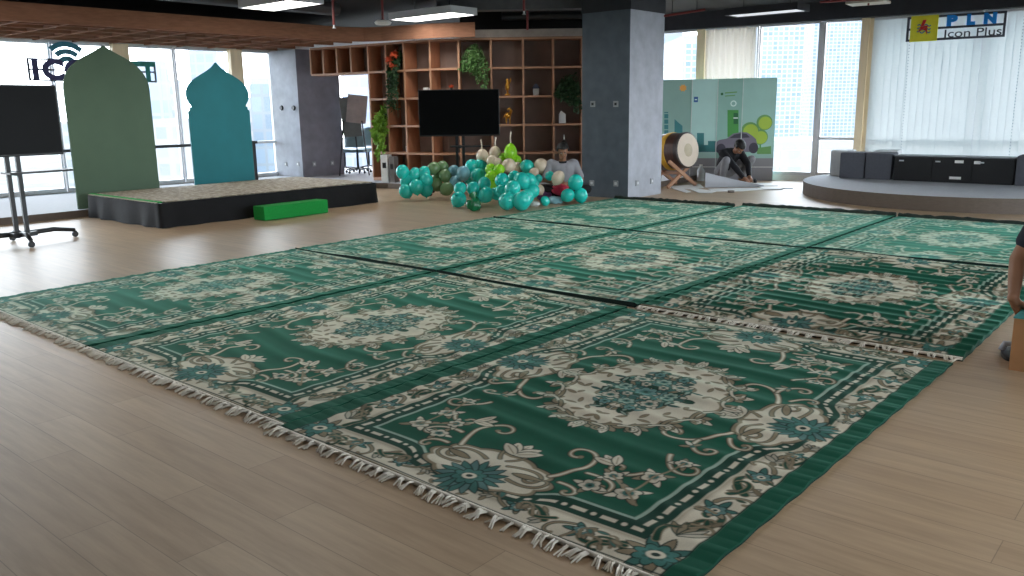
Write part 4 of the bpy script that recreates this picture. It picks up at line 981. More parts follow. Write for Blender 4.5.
def head_shells(c, R):
    """head, nose, ears, jaw; R = orientation (face looks along local +Y)"""
    T = Matrix.Translation(Vector(c)) @ R.to_4x4()
    L = [ballm((0, -.008, .03), (.077, .094, .088), T), ballm((0, .018, -.035), (.060, .070, .078), T), ballm((0, .035, -.088), (.034, .036, .026), T),
         ballm((0, .094, -.012), (.012, .016, .026), T), ballm((0, .098, -.026), (.019, .015, .012), T), ballm((.076, -.005, -.005), (.010, .020, .032), T), ballm((-.076, -.005, -.005), (.010, .020, .032), T),
         ballm((0, .074, .022), (.055, .016, .010), T), ballm((0, .082, -.060), (.026, .012, .007), T), ballm((0, .080, -.072), (.022, .012, .008), T)]
    return L, T
def head_extras(e, T, cap=False):
    for s in (-1, 1):
        m = MB(); m.mi = 0; m.sphere((s*.031, .080, .003), (.013, .008, .007), 10, T); m.mi = 1; m.sphere((s*.031, .086, .003), (.006, .004, .006), 8, T); m.build('eye', [M_eyew, M_eye], e, True)
        b = MB(); b.tube([T @ Vector((s*.014, .093, .022)), T @ Vector((s*.032, .091, .028)), T @ Vector((s*.050, .078, .022))], [.004, .005, .003], 6); b.build('eyebrow', M_hair, e, True)
    MB().sphere((0, .090, -.064), (.022, .006, .005), 10, T).build('lips', M_lip, e, True)
    bm = bmesh.new(); bmesh.ops.create_uvsphere(bm, u_segments=28, v_segments=20, radius=1)
    for v in bm.verts:
        x, y, z = v.co; rr = 1+.03*math.sin(17*x+9*z)*math.cos(13*y)
        v.co = Vector((x*.086*rr, y*.104*rr-.014, z*.096*rr+.036))
    kill = [v for v in bm.verts if (v.co.y > .045 and v.co.z < .062) or (v.co.y > -.02 and v.co.z < .01) or v.co.z < -.055]
    bmesh.ops.delete(bm, geom=kill, context='VERTS')
    mb = MB(); mb.bm(bm, T); h = mb.build('hair', M_hair, e, True); md = h.modifiers.new('t', 'SOLIDIFY'); md.thickness = .012; md.offset = 1
def V3(*a): return Vector(a)
def limb(P, r): return [(Vector(p), q) for p, q in zip(P, r)]
def human(name_label, loc, rz, J, face, skin_hand, shirt_m, pant_m, sleeve=.75, voxel=.0055, collar=None, long_sleeve=False, shoes=None, cuff=.9):
    """J: dict of joints in local space (person faces +Y)"""
    e = empty('person', loc, rz, name_label, 'person')
    j = {k: Vector(v) for k, v in J.items()}
    ch = [limb([j['pelvis'], j['spine'], j['chest'], j['neck'], j['skull']], [.110, .100, .105, .052, .052])]
    for s in 'LR':
        sh = j['sh'+s]; el = j['el'+s]; wr = j['wr'+s]
        ch.append(limb([j['chest'], sh, sh.lerp(el, .5), el, el.lerp(wr, .45), wr], [.09, .060, .050, .040, .038, .027]))
        hp = j['hip'+s]; kn = j['kn'+s]; an = j['an'+s]; to = j['toe'+s]
        ch.append(limb([j['pelvis'], hp, hp.lerp(kn, .5), kn, kn.lerp(an, .35), an], [.115, .088, .076, .056, .056, .036]))
        ch.append(limb([an, an.lerp(to, .45)+V3(0, 0, -.012), to], [.036, .036, .026]))
    ax = (j['shR']-j['shL']).normalized()
    def torso(k): return [limb([j['pelvis']+ax*.05*t, j['spine']+ax*.052*t, j['chest']+ax*.075*t, j['sh'+('R' if t > 0 else 'L')]-ax*.02*t], [.105+k, .096+k, .104+k, .062+k]) for t in (-1, 1)]
    ch += torso(0); shells = [skinmesh(ch, 2)]
    for s in 'LR':
        d, up, sd, cu = skin_hand[s]
        shells.append(skinmesh(hand_chains(j['wr'+s]-Vector(d).normalized()*.012, d, up, sd, 1.0, cu), 1))
    Rm = Euler(face, 'XYZ').to_matrix()
    hs, T = head_shells(j['head'], Rm); shells += hs
    body = fuse(shells, voxel, 'body', [M_skin], e, 4)
    head_extras(e, T)
    # clothing
    up = [limb([j['pelvis']+V3(0, 0, .0), j['spine'], j['chest'], j['chest'].lerp(j['neck'], .72)], [.128, .118, .124, .066])]
    for s in 'LR':
        sh = j['sh'+s]; el = j['el'+s]; wr = j['wr'+s]
        P = [j['chest'], sh, sh.lerp(el, .45), sh.lerp(el, sleeve)] if not long_sleeve else [j['chest'], sh, sh.lerp(el, .5), el, el.lerp(wr, .5), el.lerp(wr, .92)]
        up.append(limb(P, [.088, .072, .066, .064] if not long_sleeve else [.10, .078, .066, .058, .052, .042]))
    up += torso(.017); fuse([skinmesh(up, 2)], voxel*1.5, 'shirt', [shirt_m], e, 8)
    lo = [limb([j['spine'].lerp(j['pelvis'], .6), j['pelvis']], [.120, .128])]
    for s in 'LR':
        hp = j['hip'+s]; kn = j['kn'+s]; an = j['an'+s]
        lo.append(limb([j['pelvis'], hp, hp.lerp(kn, .5), kn, kn.lerp(an, .4), kn.lerp(an, cuff)], [.128, .102, .090, .070, .070, .054]))
    lo += [limb([j['hipL'], j['hipR']], [.112, .112])]; fuse([skinmesh(lo, 2)], voxel*1.5, 'trousers', [pant_m], e, 8)
    if collar:
        n = j['neck']; c = j['chest'].lerp(n, .80); MB().lathe([(.056, -.02), (.068, -.01), (.066, .012), (.056, .02)], 18, Matrix.Translation(c)).build('collar', collar, e, True)
    return e
M_tee = mat('grey_shirt', (150, 150, 156), .85, var=.10, scale=6); M_blackc = mat('black_fabric', (20, 20, 26), .85, var=.2); M_navy = mat('navy_fabric', (24, 27, 42), .85, var=.2, scale=10); M_greyt = mat('grey_trousers', (128, 128, 132), .85, var=.1)
# seated man among the balloons
q = atz(562.5, 198.6); face_cam = math.atan2(-(CAM.x-q.x), CAM.y-q.y)
man = human('man in a pale grey shirt sitting on the floor among the balloons', (q.x, q.y, 0), face_cam+.05,
 dict(pelvis=(0, 0, .13), spine=(0, -.01, .29), chest=(0, .03, .47), neck=(0, .075, .60), skull=(0, .095, .69), head=(0, .115, .735), shL=(-.185, .02, .545), shR=(.185, .02, .545), elL=(-.29, .08, .31), elR=(.28, .10, .31), wrL=(-.16, .30, .25), wrR=(.10, .32, .27),
      hipL=(-.10, .02, .115), hipR=(.10, .02, .115), knL=(-.37, .24, .17), knR=(.37, .24, .17), anL=(.04, .38, .065), anR=(-.06, .46, .065), toeL=(.15, .36, .05), toeR=(-.18, .44, .05)),
 (-.30, 0, .05), dict(L=((.9, .5, -.1), (-.4, .6, .6), 1, .5), R=((-.9, .5, .0), (.4, .6, .6), -1, .5)), M_tee, M_blackc, sleeve=.8, collar=M_blackc)
# crouching worker beyond the propped board
q = atz(731, 184)
human('person in a black shirt and grey trousers crouching beside the propped white board', (q.x, q.y, 0), face_cam+.45,
 dict(pelvis=(0, -.22, .23), spine=(0, -.19, .38), chest=(0, -.04, .53), neck=(0, .10, .60), skull=(0, .165, .64), head=(0, .195, .665), shL=(-.19, -.02, .555), shR=(.19, -.02, .555), elL=(-.15, .27, .36), elR=(.17, .27, .36), wrL=(-.05, .44, .17), wrR=(.08, .45, .15),
      hipL=(-.10, -.20, .22), hipR=(.10, -.20, .22), knL=(-.27, .21, .45), knR=(.28, .21, .45), anL=(-.20, .0, .085), anR=(.21, .0, .085), toeL=(-.23, .17, .035), toeR=(.24, .17, .035)),
 (-.95, 0, 0), dict(L=((.3, .9, -.5), (0, .5, .8), 1, .6), R=((-.3, .9, -.5), (0, .5, .8), -1, .6)), M_blackc, M_greyt, long_sleeve=True)
# person sitting on a carton at the right edge
BX = (6.505, 2.93); BS = (.62, .40, .285)
e = empty('cardboard_box', (BX[0]+BS[0]/2, BX[1]+BS[1]/2, 0), 0, 'brown cardboard box with teal top edge at the right edge of the photo', 'box')
MB().box((0, 0, BS[2]/2), BS, bev=.004).build('carton', M_card, e); MB().box((0, 0, BS[2]+.004), (BS[0]+.006, BS[1]+.006, .008)).build('top_edge', M_tealedge, e)
MB().box((0, -BS[1]/2-.001, BS[2]*.55), (.05, .003, BS[2]*.85)).build('tape_strip', mat('brown_tape', (150, 104, 64), .4), e)
zt = BS[2]+.008
human('person in dark navy clothes sitting on the cardboard box, cut by the photo edge', (6.735, 3.15, 0), -.25,
 dict(pelvis=(0, 0, zt+.125), spine=(0, -.01, zt+.28), chest=(0, .03, zt+.47), neck=(0, .07, zt+.60), skull=(0, .085, zt+.68), head=(0, .10, zt+.735), shL=(-.185, .02, zt+.53), shR=(.185, .02, zt+.53), elL=(-.272, -.07, zt+.27), elR=(.27, .08, zt+.29), wrL=(-.245, -.13, zt+.062), wrR=(.14, .30, zt+.19),
      hipL=(-.10, .02, zt+.105), hipR=(.10, .02, zt+.105), knL=(-.10, .42, zt+.20), knR=(.14, .44, zt+.20), anL=(-.10, .40, .09), anR=(.16, .46, .09), toeL=(-.12, .56, .035), toeR=(.18, .62, .035)),
 (-.1, 0, .1), dict(L=((.05, .6, -.5), (-.1, .5, .8), 1, .2), R=((-.6, .7, -.1), (.2, .4, .8), -1, .5)), M_navy, M_navy, sleeve=.62)
e = empty('sandal', (6.455, 3.22, 0), .2, 'grey sandal on the floor beside the cardboard box', 'shoe')
sp = [(.042*math.sin(t)*(1+.12*math.cos(t)), .125*math.cos(t)) for t in np.linspace(0, 2*PI, 25)[:-1]]
MB().prism(sp, .022, Matrix.Translation((0, 0, .001))).build('sole', M_dark, e); MB().tube([(-.042, .03, .02), (-.025, .045, .058), (.025, .045, .058), (.042, .03, .02)], [.016]*4, 8).build('strap', M_grey, e, True)

# ------------------------------------------------------------------ drum, propped board, sheets, backdrop
q = atz(672, 186.5)
dr = empty('drum', (q.x, q.y, 0), face_cam+.76, 'large dark barrel drum with a yellow band on a crossed wooden stand', 'drum')
dr.scale = (1.09, 1.09, 1.09)
# drum axis: local +Y is the skin facing out
Td = Matrix.Translation((.02, -.05, .56)) @ Matrix.Rotation(math.radians(6), 4, 'X') @ Matrix.Rotation(-PI/2, 4, 'X')
M_bar = mat('dark_brown_barrel', (70, 44, 36), .4, var=.2, stretch=(6, 6, 1)); M_yel = mat('yellow_band', (206, 158, 44), .5); M_hide = mat('pale_hide', (206, 190, 172), .7, var=.06, scale=6); M_rimd = mat('dark_rim', (46, 34, 32), .5)
LB = .36
MB().lathe([(.245, -LB), (.285, -LB*.5), (.298, 0), (.29, LB*.5), (.262, LB)], 40, Td).build('barrel', M_bar, dr, 'auto')
MB().lathe([(.296, .02), (.304, .025), (.307, .07), (.304, .115), (.296, .12)], 40, Td).build('band', M_yel, dr, 'auto')
MB().lathe([(.258, LB-.07), (.285, LB-.07), (.287, LB), (.268, LB+.012), (.25, LB+.012)], 40, Td).build('rim', M_rimd, dr, 'auto')
MB().lathe([(0, LB), (.262, LB), (.262, LB+.016), (.11, LB+.018), (0, LB+.018)], 40, Td).build('drum_skin', M_hide, dr, 'auto')
MB().lathe([(0, LB+.0185), (.105, LB+.0185), (.10, LB+.021), (0, LB+.021)], 30, Td).build('skin_patch', mat('worn_hide', (186, 172, 146), .7), dr, 'auto')
for y in (-.20, .20):
    for s in (-1, 1):
        a = Vector((s*.36, y+.02*s, .43)); b = Vector((-s*.33, y+.02*s, .018)); d = (b-a); mid = (a+b)/2; an = math.atan2(d.x, d.z)
        MB().box((0, 0, 0), (.055, .035, d.length), M=Matrix.Translation(mid) @ Matrix.Rotation(an, 4, 'Y')).build('leg', M_woodl, dr)
MB().box((0, 0, .225), (.045, .44, .045)).build('stretcher', M_woodl, dr)
# propped off-cut board
a = atz(705, 187.6); b = atz(764, 187.2); d = (b-a).normalized(); L = (b-a).length
e = empty('foam_board', a, math.atan2(d.y, d.x), 'triangular white board off-cut propped upright on the floor', 'board')
MB().prism([(0, .002), (L, .002), (L, .03), (L*.5, .135), (0, .26)], .02, Matrix.Rotation(PI/2, 4, 'X') @ Matrix.Rotation(.0, 4, 'X')).build('sheet', mat('grey_white_board', (190, 194, 202), .7, var=.03), e)
MB().prism([(0, 0), (.14, 0), (0, .20)], .015, Matrix.Translation((.05, .17, .001)) @ Matrix.Rotation(PI/2, 4, 'Z') @ Matrix.Rotation(PI/2, 4, 'X') @ Matrix.Scale(-1, 4, (1, 0, 0))).build('prop', M_white, e)
def sheet(pts, label, z=.002, m=None, th=.006):
    P = [atz(x, y, 0) for x, y in pts]; o = P[0]
    s = MB().prism([(p.x-o.x, p.y-o.y) for p in P], th).build('foam_sheet', m or M_white, None, loc=(o.x, o.y, z)); tag(s, label, 'sheet', 'white off-cut sheets on the floor')
sheet([(668, 186.5), (700, 184.5), (704, 188), (690, 189.5), (672, 189)], 'white sheet lying under the drum stand')
sheet([(671, 188.8), (680, 188.4), (691, 192.6), (686, 193.6)], 'narrow white strip in front of the drum stand', .010)
sheet([(690, 190), (694, 188.8), (716, 192.4), (711, 194), (699, 193.6)], 'pointed white sheet between the drum and the propped board', .010)
sheet([(708, 189), (760, 188.2), (766, 189.8), (742, 191.5), (712, 191.8)], 'long white sheet along the foot of the propped board')
sheet([(758, 187), (785, 188), (782, 190), (764, 190.2)], 'white sheet at the right end of the propped board', .010)
sheet([(777, 188.0), (793, 188.2), (793, 188.8), (778, 188.8)], 'thin grey strip on the floor towards the round platform', .002, M_grey)
sheet([(748, 183), (772, 183.5), (778, 186), (752, 186)], 'white sheet under the hands of the crouching person')
q = atz(731, 192.6); tag(MB().lathe([(0, 0), (.055, 0), (.055, .035), (.045, .035), (.045, .0), (0, .001)], 20).build('tape_roll', mat('grey_tape', (120, 112, 106), .5), None, True, loc=(q.x, q.y, .001)), 'small grey roll of tape on the bright floor', 'tape')
q = atz(755, 183.2); tag(MB().lathe([(0, 0), (.03, 0), (.03, .05), (.012, .06), (.012, .075), (0, .075)], 12).build('glue_bottle', M_dark, None, True, loc=(q.x, q.y, .009)), 'tiny dark bottle on the floor right of the crouching person', 'bottle')
q = atz(700.5, 181); e = empty('water_bottle', q, 0, 'clear plastic jug on the floor between the drum and the propped board', 'bottle'); MB().lathe([(0, 0), (.07, 0), (.075, .02), (.075, .19), (.05, .24), (.025, .26), (.025, .29), (0, .29)], 20).build('body', mat('cloudy_plastic', (196, 204, 210), .2), e, True); MB().lathe([(0, .285), (.03, .285), (.03, .31), (0, .31)], 14).build('cap', M_white, e, True)

# printed folding backdrop
bl = Vector((-1.17, 12.22, 0)); br = Vector((.70, 13.15, 0)); tt = (br-bl).normalized(); BLn = (br-bl).length; BHt = 1.885
bd = empty('backdrop_panel', (bl.x, bl.y, 0), math.atan2(tt.y, tt.x), 'tall folding teal backdrop printed with buildings, a car and trees', 'backdrop')
def pm(n, c, **k): return mat(n, c, .45, var=.04, scale=3, **k)
P_bg = [pm('print_teal_shaded_a', (147, 184, 173)), pm('print_teal_lit_b', (184, 224, 217)), pm('print_teal_shaded_c', (149, 194, 182)), pm('print_teal_lit_d', (166, 208, 198))]  # lighter and darker teal: light on the folded panels put into the colour
P_road = pm('print_road', (154, 154, 159)); P_dteal = pm('print_dark_teal', (63, 131, 135)); P_green = pm('print_green', (81, 161, 81)); P_dgreen = pm('print_deep_green', (46, 112, 70)); P_lime = pm('print_tree', (175, 205, 77)); P_limed = pm('print_tree_rim', (112, 166, 98)); P_car = pm('print_car_grey', (126, 121, 135)); P_card = pm('print_car_dark', (67, 65, 79)); P_org = pm('print_orange', (241, 175, 88)); P_navy = pm('print_navy', (58, 107, 163)); P_pale = pm('print_pale', (229, 250, 243)); P_line = pm('print_line', (250, 252, 250))
xs = [0]
for px in (691, 716.5, 741.5): 
    dd = ray(px, 130); c2 = Vector((CAM.x, CAM.y)); den = dd.x*tt.y-dd.y*tt.x; w = Vector((bl.x, bl.y))-c2; s = (w.x*dd.y-w.y*dd.x)/den; xs.append(s)
xs.append(BLn)
panels = []
for k in range(4):
    a, b = xs[k]+.004, xs[k+1]-.004; o = MB(); o.box(((a+b)/2, .012, BHt/2+.004), (b-a, .02, BHt)); p = o.build('panel', P_bg[k], bd); panels.append(p)
    MB().box(((a+b)/2, .0, .21), (b-a-.002, .006, .42)).build('road_print', P_road, p)
    MB().box(((a+b)/2, -.002, .255), (b-a-.002, .006, .012)).build('road_line', P_line, p)
def pr(k, name, m, poly, y=-.002, th=.004):
    """flat print on panel k; poly in (x along the backdrop, z)"""
    T = Matrix(((1, 0, 0, 0), (0, 0, 1, y), (0, 1, 0, .0), (0, 0, 0, 1))); return MB().prism(poly, th, T).build(name, m, panels[k])
def rect(x0, x1, z0, z1): return [(x0, z0), (x1, z0), (x1, z1), (x0, z1)]
def circ(x, z, r, n=28, rz=None): return [(x+r*math.cos(2*PI*i/n), z+(rz or r)*math.sin(2*PI*i/n)) for i in range(n)]
def bxz(px, py):
    dd = ray(px, py); den = dd.x*tt.y-dd.y*tt.x; w = Vector((bl.x-CAM.x, bl.y-CAM.y)); s = (w.x*dd.y-w.y*dd.x)/den; tpar = (w.x*tt.y-w.y*tt.x)/den
    return s, CAM.z+dd.z*tpar
def P2(*pts): return [bxz(x, y) for x, y in pts]
c_, z_ = bxz(683, 88); pr(0, 'sun_print', P_org, [(c_+(.075 if i % 2 else .05)*math.cos(PI*i/8), z_+(.075 if i % 2 else .05)*math.sin(PI*i/8)) for i in range(16)])
pr(0, 'building_print', P_dteal, P2((664.3, 165), (668.3, 165), (668.3, 112), (664.3, 112)))
for t in range(9): pr(0, 'window_row_print', P_bg[0], P2((664.3, 114+t*5.4), (668.3, 114+t*5.4), (668.3, 113+t*5.4), (664.3, 113+t*5.4)), -.0035)
pr(0, 'building_print', P_dteal, P2((674.5, 150), (682.5, 150), (682.5, 126), (674.5, 119)))
pr(0, 'building_print', P_limed, P2((669, 165), (690, 165), (690, 148), (669, 148)))
x0, z0 = bxz(695.5, 99.5); pr(1, 'logo_print', P_navy, rect(x0-.03, x0+.045, z0-.05, z0+.05)); pr(1, 'logo_print', P_pale, rect(x0-.012, x0+.028, z0-.012, z0+.006), -.004)
pr(1, 'building_print', P_dteal, P2((697, 151), (704, 151), (704, 133), (697, 133))); pr(1, 'skyline_print', P_dteal, P2((692, 152), (716, 152), (716, 141), (708, 141), (708, 145), (692, 145)))
x0, z0 = bxz(722, 94); pr(2, 'badge_print', P_dgreen, [(x0+.025*math.cos(i), z0+.025*math.sin(i)) for i in np.linspace(0, 6.28, 13)[:-1]]); pr(2, 'line_print', P_limed, P2((725, 93.6), (737, 92.6), (737, 91.4), (725, 92.4))); pr(2, 'line_print', P_limed, P2((725, 96.6), (735, 95.8), (735, 94.8), (725, 95.6)))
x0, z0 = bxz(733.5, 103.5); pr(2, 'pin_print', P_pale, circ(x0, z0, .055)); pr(2, 'pin_print', P_bg[2], circ(x0, z0, .036), -.004)
pr(2, 'charger_print', P_green, P2((727.5, 137), (738.5, 137), (738.5, 110), (727.5, 110))); pr(2, 'charger_screen_print', P_dgreen, P2((733.5, 124), (738, 124), (738, 113), (733.5, 113)), -.0035); pr(2, 'charger_light_print', P_pale, P2((733.5, 118.6), (738, 118.6), (738, 117.4), (733.5, 117.4)), -.005)
for (x, y, r) in ((750, 131, 8), (764.5, 122.5, 7), (760, 137, 7)):
    s, z = bxz(x, y); R_ = r*16.3/F_PX*1.05
    pr(3, 'tree_print', P_limed, circ(s, z, R_)); pr(3, 'tree_print', P_lime, circ(s+.012, z-.01, R_*.82), -.0035)
pr(3, 'trunk_print', P_green, P2((759.5, 153), (761, 153), (761, 142), (759.5, 142)), -.001, .002)
pr(3, 'hedge_print', P_limed, P2((757, 154), (771, 154), (771, 146), (757, 148)))
# printed car across the third and fourth panels
carpoly = [(715, 152), (715, 143), (719, 140), (727, 138.5), (733, 133.5), (741.3, 132.0)]; pr(2, 'car_print', P_car, P2(*(carpoly+[(741.3, 152)])), -.005)
pr(3, 'car_print', P_car, P2((741.6, 152), (741.6, 132), (747, 132.4), (752, 135.5), (756, 139), (757.5, 146), (756, 152)), -.005)
pr(2, 'car_glass_print', P_card, P2((729.5, 138), (734.5, 134.5), (741, 133.2), (741, 138)), -.0065); pr(3, 'car_glass_print', P_card, P2((741.8, 138), (741.8, 133.2), (746.5, 133.8), (750, 137.4)), -.0065)
for (k, x, y) in ((2, 721, 149), (3, 753.5, 148)): s, z = bxz(x, y); pr(k, 'wheel_print', P_card, circ(s, z, .085, rz=.10), -.0065)
T_ = MB()
for x in xs[1:4]: T_.box((x, -.002, BHt/2+.004), (.012, .012, BHt))
T_.build('fold_edge', mat('white_edge', (214, 226, 222), .5), bd)

# ------------------------------------------------------------------ round platform with cabinets
PC, PR, PH = Vector((4.2, 12.2, 0)), 2.36, .20
e = MB(); n = 96; e.mi = 0
# flat side against the window wall
ring = []
for i in range(n):
    q = 2*PI*i/n; x = PC.x+PR*math.cos(q); y = PC.y+PR*math.sin(q); ring.append((x, min(y, ywall(x)-.16)))
e.add([(x-PC.x, y-PC.y, PH) for x, y in ring], [tuple(range(n))]); e.mi = 1
e.add([(x-PC.x, y-PC.y, z) for z in (.001, PH) for x, y in ring], [(i, (i+1) % n, n+(i+1) % n, n+i) for i in range(n)])
o = e.build('round_platform', [M_plat, M_platside], None, False, loc=(PC.x, PC.y, 0)); o['kind'] = 'structure'
M_cab = mat('black_cabinet', (20, 21, 25), .5, var=.12); M_pouf = mat('charcoal_upholstery', (84, 86, 94), .85, var=.08, scale=30); M_poufl = mat('pale_grey_upholstery', (214, 216, 218), .85, var=.05)
x0, x1, yc = 3.19, 4.86, 12.0
c = empty('low_cabinet', ((x0+x1)/2, yc+.2, PH), 0, 'long low black cabinet on the round platform', 'cabinet'); w = x1-x0; ch_ = .375
MB().box((0, 0, ch_/2+.002), (w, .40, ch_), bev=.006).build('carcass', M_cab, c)
MB().box((0, 0, ch_+.01), (w+.02, .42, .018)).build('top', mat('grey_top', (92, 94, 100), .4), c)
for k in range(3):
    d = MB().box((-w/3+k*w/3, -.206, ch_/2), (w/3-.012, .012, ch_-.03)).build('door', M_cab, c)
    MB().box((-w/3+k*w/3+(-.17 if k == 0 else (-.2 if k == 1 else -.16)), -.216, ch_*.84), (.07, .012, .02)).build('handle', M_alu, d)
for (x, z, a, b) in ((.095, .32, .12, .042), (.34, .315, .085, .045), (.06, .075, .16, .04)): MB().box((x, -.2145, z), (a, .004, b)).build('white_mark', M_white, c)  # small flat white rectangles on the cabinet front
def pouf(x, y, s, h, label, m=M_pouf, rz=.05):
    o = MB().box((0, 0, h/2), (s, s, h), bev=.02).build('cube_seat', [m], None, 'auto', loc=(x, y, PH+.001), rz=rz); tag(o, label, 'seat', 'cube seats on the round platform'); return o
def sp_(a, z): return yplane(a, z, 12.0).x
pouf((sp_(839, 165)+sp_(863, 165))/2, 12.22, .395, .42, 'charcoal cube seat second from the left on the round platform')
pouf((sp_(864, 165)+sp_(890.5, 165))/2, 12.22, .40, .42, 'charcoal cube seat next to the left end of the black cabinet')
pouf(yplane(828, 165, 12.4).x+.18, 12.6, .36, .43, 'pale grey cube seat at the far left of the round platform', M_poufl, .2)
pouf(yplane(895.5, 165, 12.5).x-.18, 12.68, .36, .44, 'pale grey cube seat half hidden behind the charcoal cube seats', M_poufl, .05)
pouf(sp_(1014, 170)+.24, 12.18, .44, .43, 'charcoal cube seat at the right end of the black cabinet')
pouf(sp_(1019, 155)+.3, 12.74, .40, .50, 'white cube seat behind the right end of the black cabinet', M_white)

# blinds and curtain
def drape(name, x0, x1, off, m, label, cat, lam=.1, amp=.02, z0=.14, z1=2.83, hem=0):
    n = int((x1-x0)/.012); mb = MB(); vs = []
    for i in range(n+1):
        x = x0+(x1-x0)*i/n; s = (x-x0)/lam; dy = amp*math.sin(2*PI*s)+amp*.5*math.sin(2*PI*s*.37+1)
        for z in (z0, z1): vs.append((x-x0, ywall(x)-off+dy-ywall(x0), z))
    mb.add(vs, [(2*i, 2*i+2, 2*i+3, 2*i+1) for i in range(n)])
    e = empty(name, (x0, ywall(x0), 0), 0, label, cat); mb.build('fabric', m, e, True)
    MB().box(((x1-x0)/2, (ywall(x1)-ywall(x0))/2-off, z1+.005), ((x1-x0)/math.cos(ang), .05, .035), ang).build('head_rail', M_alu, e)
drape('curtain', wxp(707), wxp(756), .14, M_curtain, 'cream pleated curtain above the printed backdrop', 'curtain', .12, .03)
def vblind(x0, x1, label):
    e = empty('vertical_blind', (x0, ywall(x0), 0), 0, label, 'blind', 'vertical blinds behind the round platform'); mb = MB(); n = int((x1-x0)/.105)
    for i in range(n):
        x = x0+(i+.5)*(x1-x0)/n; a = ang+random.uniform(.18, .40); mb.box((x-x0, ywall(x)-ywall(x0)-.16, 1.55), (.122, .003, 2.5), a)
    mb.build('slats', M_blind, e)
    MB().box(((x1-x0)/2, (ywall(x1)-ywall(x0))/2-.16, 2.815), ((x1-x0)/math.cos(ang), .05, .04), ang).build('head_rail', M_alu, e)
    ch = MB(); 
    for t in range(46): ch.sphere(((x1-x0)*.36+.0, (ywall(x1)-ywall(x0))*.36-.20, .45+t*.05), .009, 6)
    ch.build('bead_chain', M_grey, e)
vblind(wxp(872), 3.90, 'pale vertical blind behind the charcoal cube seats and the left of the cabinet'); vblind(3.92, 5.45, 'pale vertical blind behind the right part of the black cabinet'); vblind(5.47, 7.2, 'pale vertical blind at the right edge of the photo')
# ------------------------------------------------------------------ signs
def text_mesh(txt, bold=0.0):
    cu = bpy.data.curves.new('t', 'FONT'); cu.body = txt; cu.size = 1; cu.extrude = .004; cu.offset = bold; cu.resolution_u = 6
    o = bpy.data.objects.new('t', cu); COL.objects.link(o); bpy.context.view_layer.update()
    dg = bpy.context.evaluated_depsgraph_get(); me = bpy.data.meshes.new_from_object(o.evaluated_get(dg)); bpy.data.objects.remove(o); bpy.data.curves.remove(cu)
    vs = [v.co.copy() for v in me.vertices]; fs = [tuple(p.vertices) for p in me.polygons]; bpy.data.meshes.remove(me); return vs, fs
def letter(parent, name, txt, x0, x1, z0, z1, y, m, bold=0.0):
    """text stretched into the box, facing local -Y; every character is a mesh of its own"""
    vs, fs = text_mesh(txt, bold); a = min(v.x for v in vs); b = max(v.x for v in vs); c = min(v.y for v in vs); d = max(v.y for v in vs)
    par = list(range(len(vs)))
    def find(i):
        while par[i] != i: par[i] = par[par[i]]; i = par[i]
        return i
    for f in fs:
        for i in f[1:]: par[find(i)] = find(f[0])
    isl = {}
    for f in fs: isl.setdefault(find(f[0]), []).append(f)
    groups = []
    for k, ff in isl.items():
        xs_ = [vs[i].x for f in ff for i in f]; lo, hi = min(xs_), max(xs_)
        for g in groups:
            if min(hi, g[1])-max(lo, g[0]) > .6*min(hi-lo, g[1]-g[0]): g[2] += ff; g[0] = min(g[0], lo); g[1] = max(g[1], hi); break
        else: groups.append([lo, hi, list(ff)])
    for lo, hi, ff in groups:
        ids = sorted({i for f in ff for i in f}); mp = {i: n for n, i in enumerate(ids)}; mb = MB()
        mb.add([(x0+(vs[i].x-a)/(b-a)*(x1-x0), y-vs[i].z, z0+(vs[i].y-c)/(d-c)*(z1-z0)) for i in ids], [tuple(mp[i] for i in f) for f in ff]); mb.build(name, m, parent)
def onwall(px, py, off):
    d = ray(px, py); s = .11; t = (13.17-off+s*(CAM.x+1.7)-CAM.y)/(d.y-s*d.x); return CAM+d*t
a = onwall(905.5, 42, .32); b = onwall(1004.5, 36.5, .32); tl = onwall(905.5, 17.5, .32)
wd = (b.xy-a.xy).length; hg = tl.z-a.z; zb = (a.z+b.z)/2
s = empty('sign', (a.x, a.y, zb), ang, 'framed company sign with yellow square emblem reading PLN Icon Plus over the blinds', 'sign')
M_fr = mat('sign_frame_grey', (72, 76, 88), .5); M_blue = mat('sign_blue', (26, 150, 245), .5, var=.02); M_txt = mat('sign_text_grey', (64, 68, 76), .5); M_ylw = mat('sign_yellow', (240, 234, 60), .5, var=.03); M_redl = mat('sign_red', (214, 52, 44), .5, var=.02); M_wav = mat('sign_wave_blue', (96, 150, 160), .5, var=.02)
f = MB(); t = .035
for z in (t/2, hg*.49, hg-t/2): f.box((wd/2, .02, z), (wd, .03, t))
for x in (t/2, wd-t/2): f.box((x, .02, hg/2), (t, .028, hg-t))
f.build('frame', M_fr, s)
sq = wd*.30; MB().box((wd*.05+sq/2-.02, -.005, hg/2), (sq-.02, .02, hg*1.04)).build('emblem_plate', M_ylw, s)
sx0 = wd*.05-.02; cxs = sx0+sq/2
for k in range(3):
    zc = hg*(.36+.13*k); P = [(cxs-.10+.2*i/16, -.018, zc+.018*math.sin(i/16*4*PI)) for i in range(17)]
    MB().tube(P, .011, 6).build('wave', M_wav, s)
Tl = Matrix(((1, 0, 0, 0), (0, 0, 1, -.028), (0, 1, 0, 0), (0, 0, 0, 1)))
MB().prism([(cxs-.085, hg*.30+.02), (cxs-.02, hg*.84), (cxs+.03, hg*.84), (cxs-.005, hg*.60), (cxs+.055, hg*.60), (cxs+.05, hg*.46), (cxs+.055, hg*.24), (cxs+.02, hg*.42), (cxs-.03, hg*.44)], .008, Tl).build('lightning_bolt', M_redl, s)
lx = lambda px: (px-905.5)/(1004.5-905.5)*wd
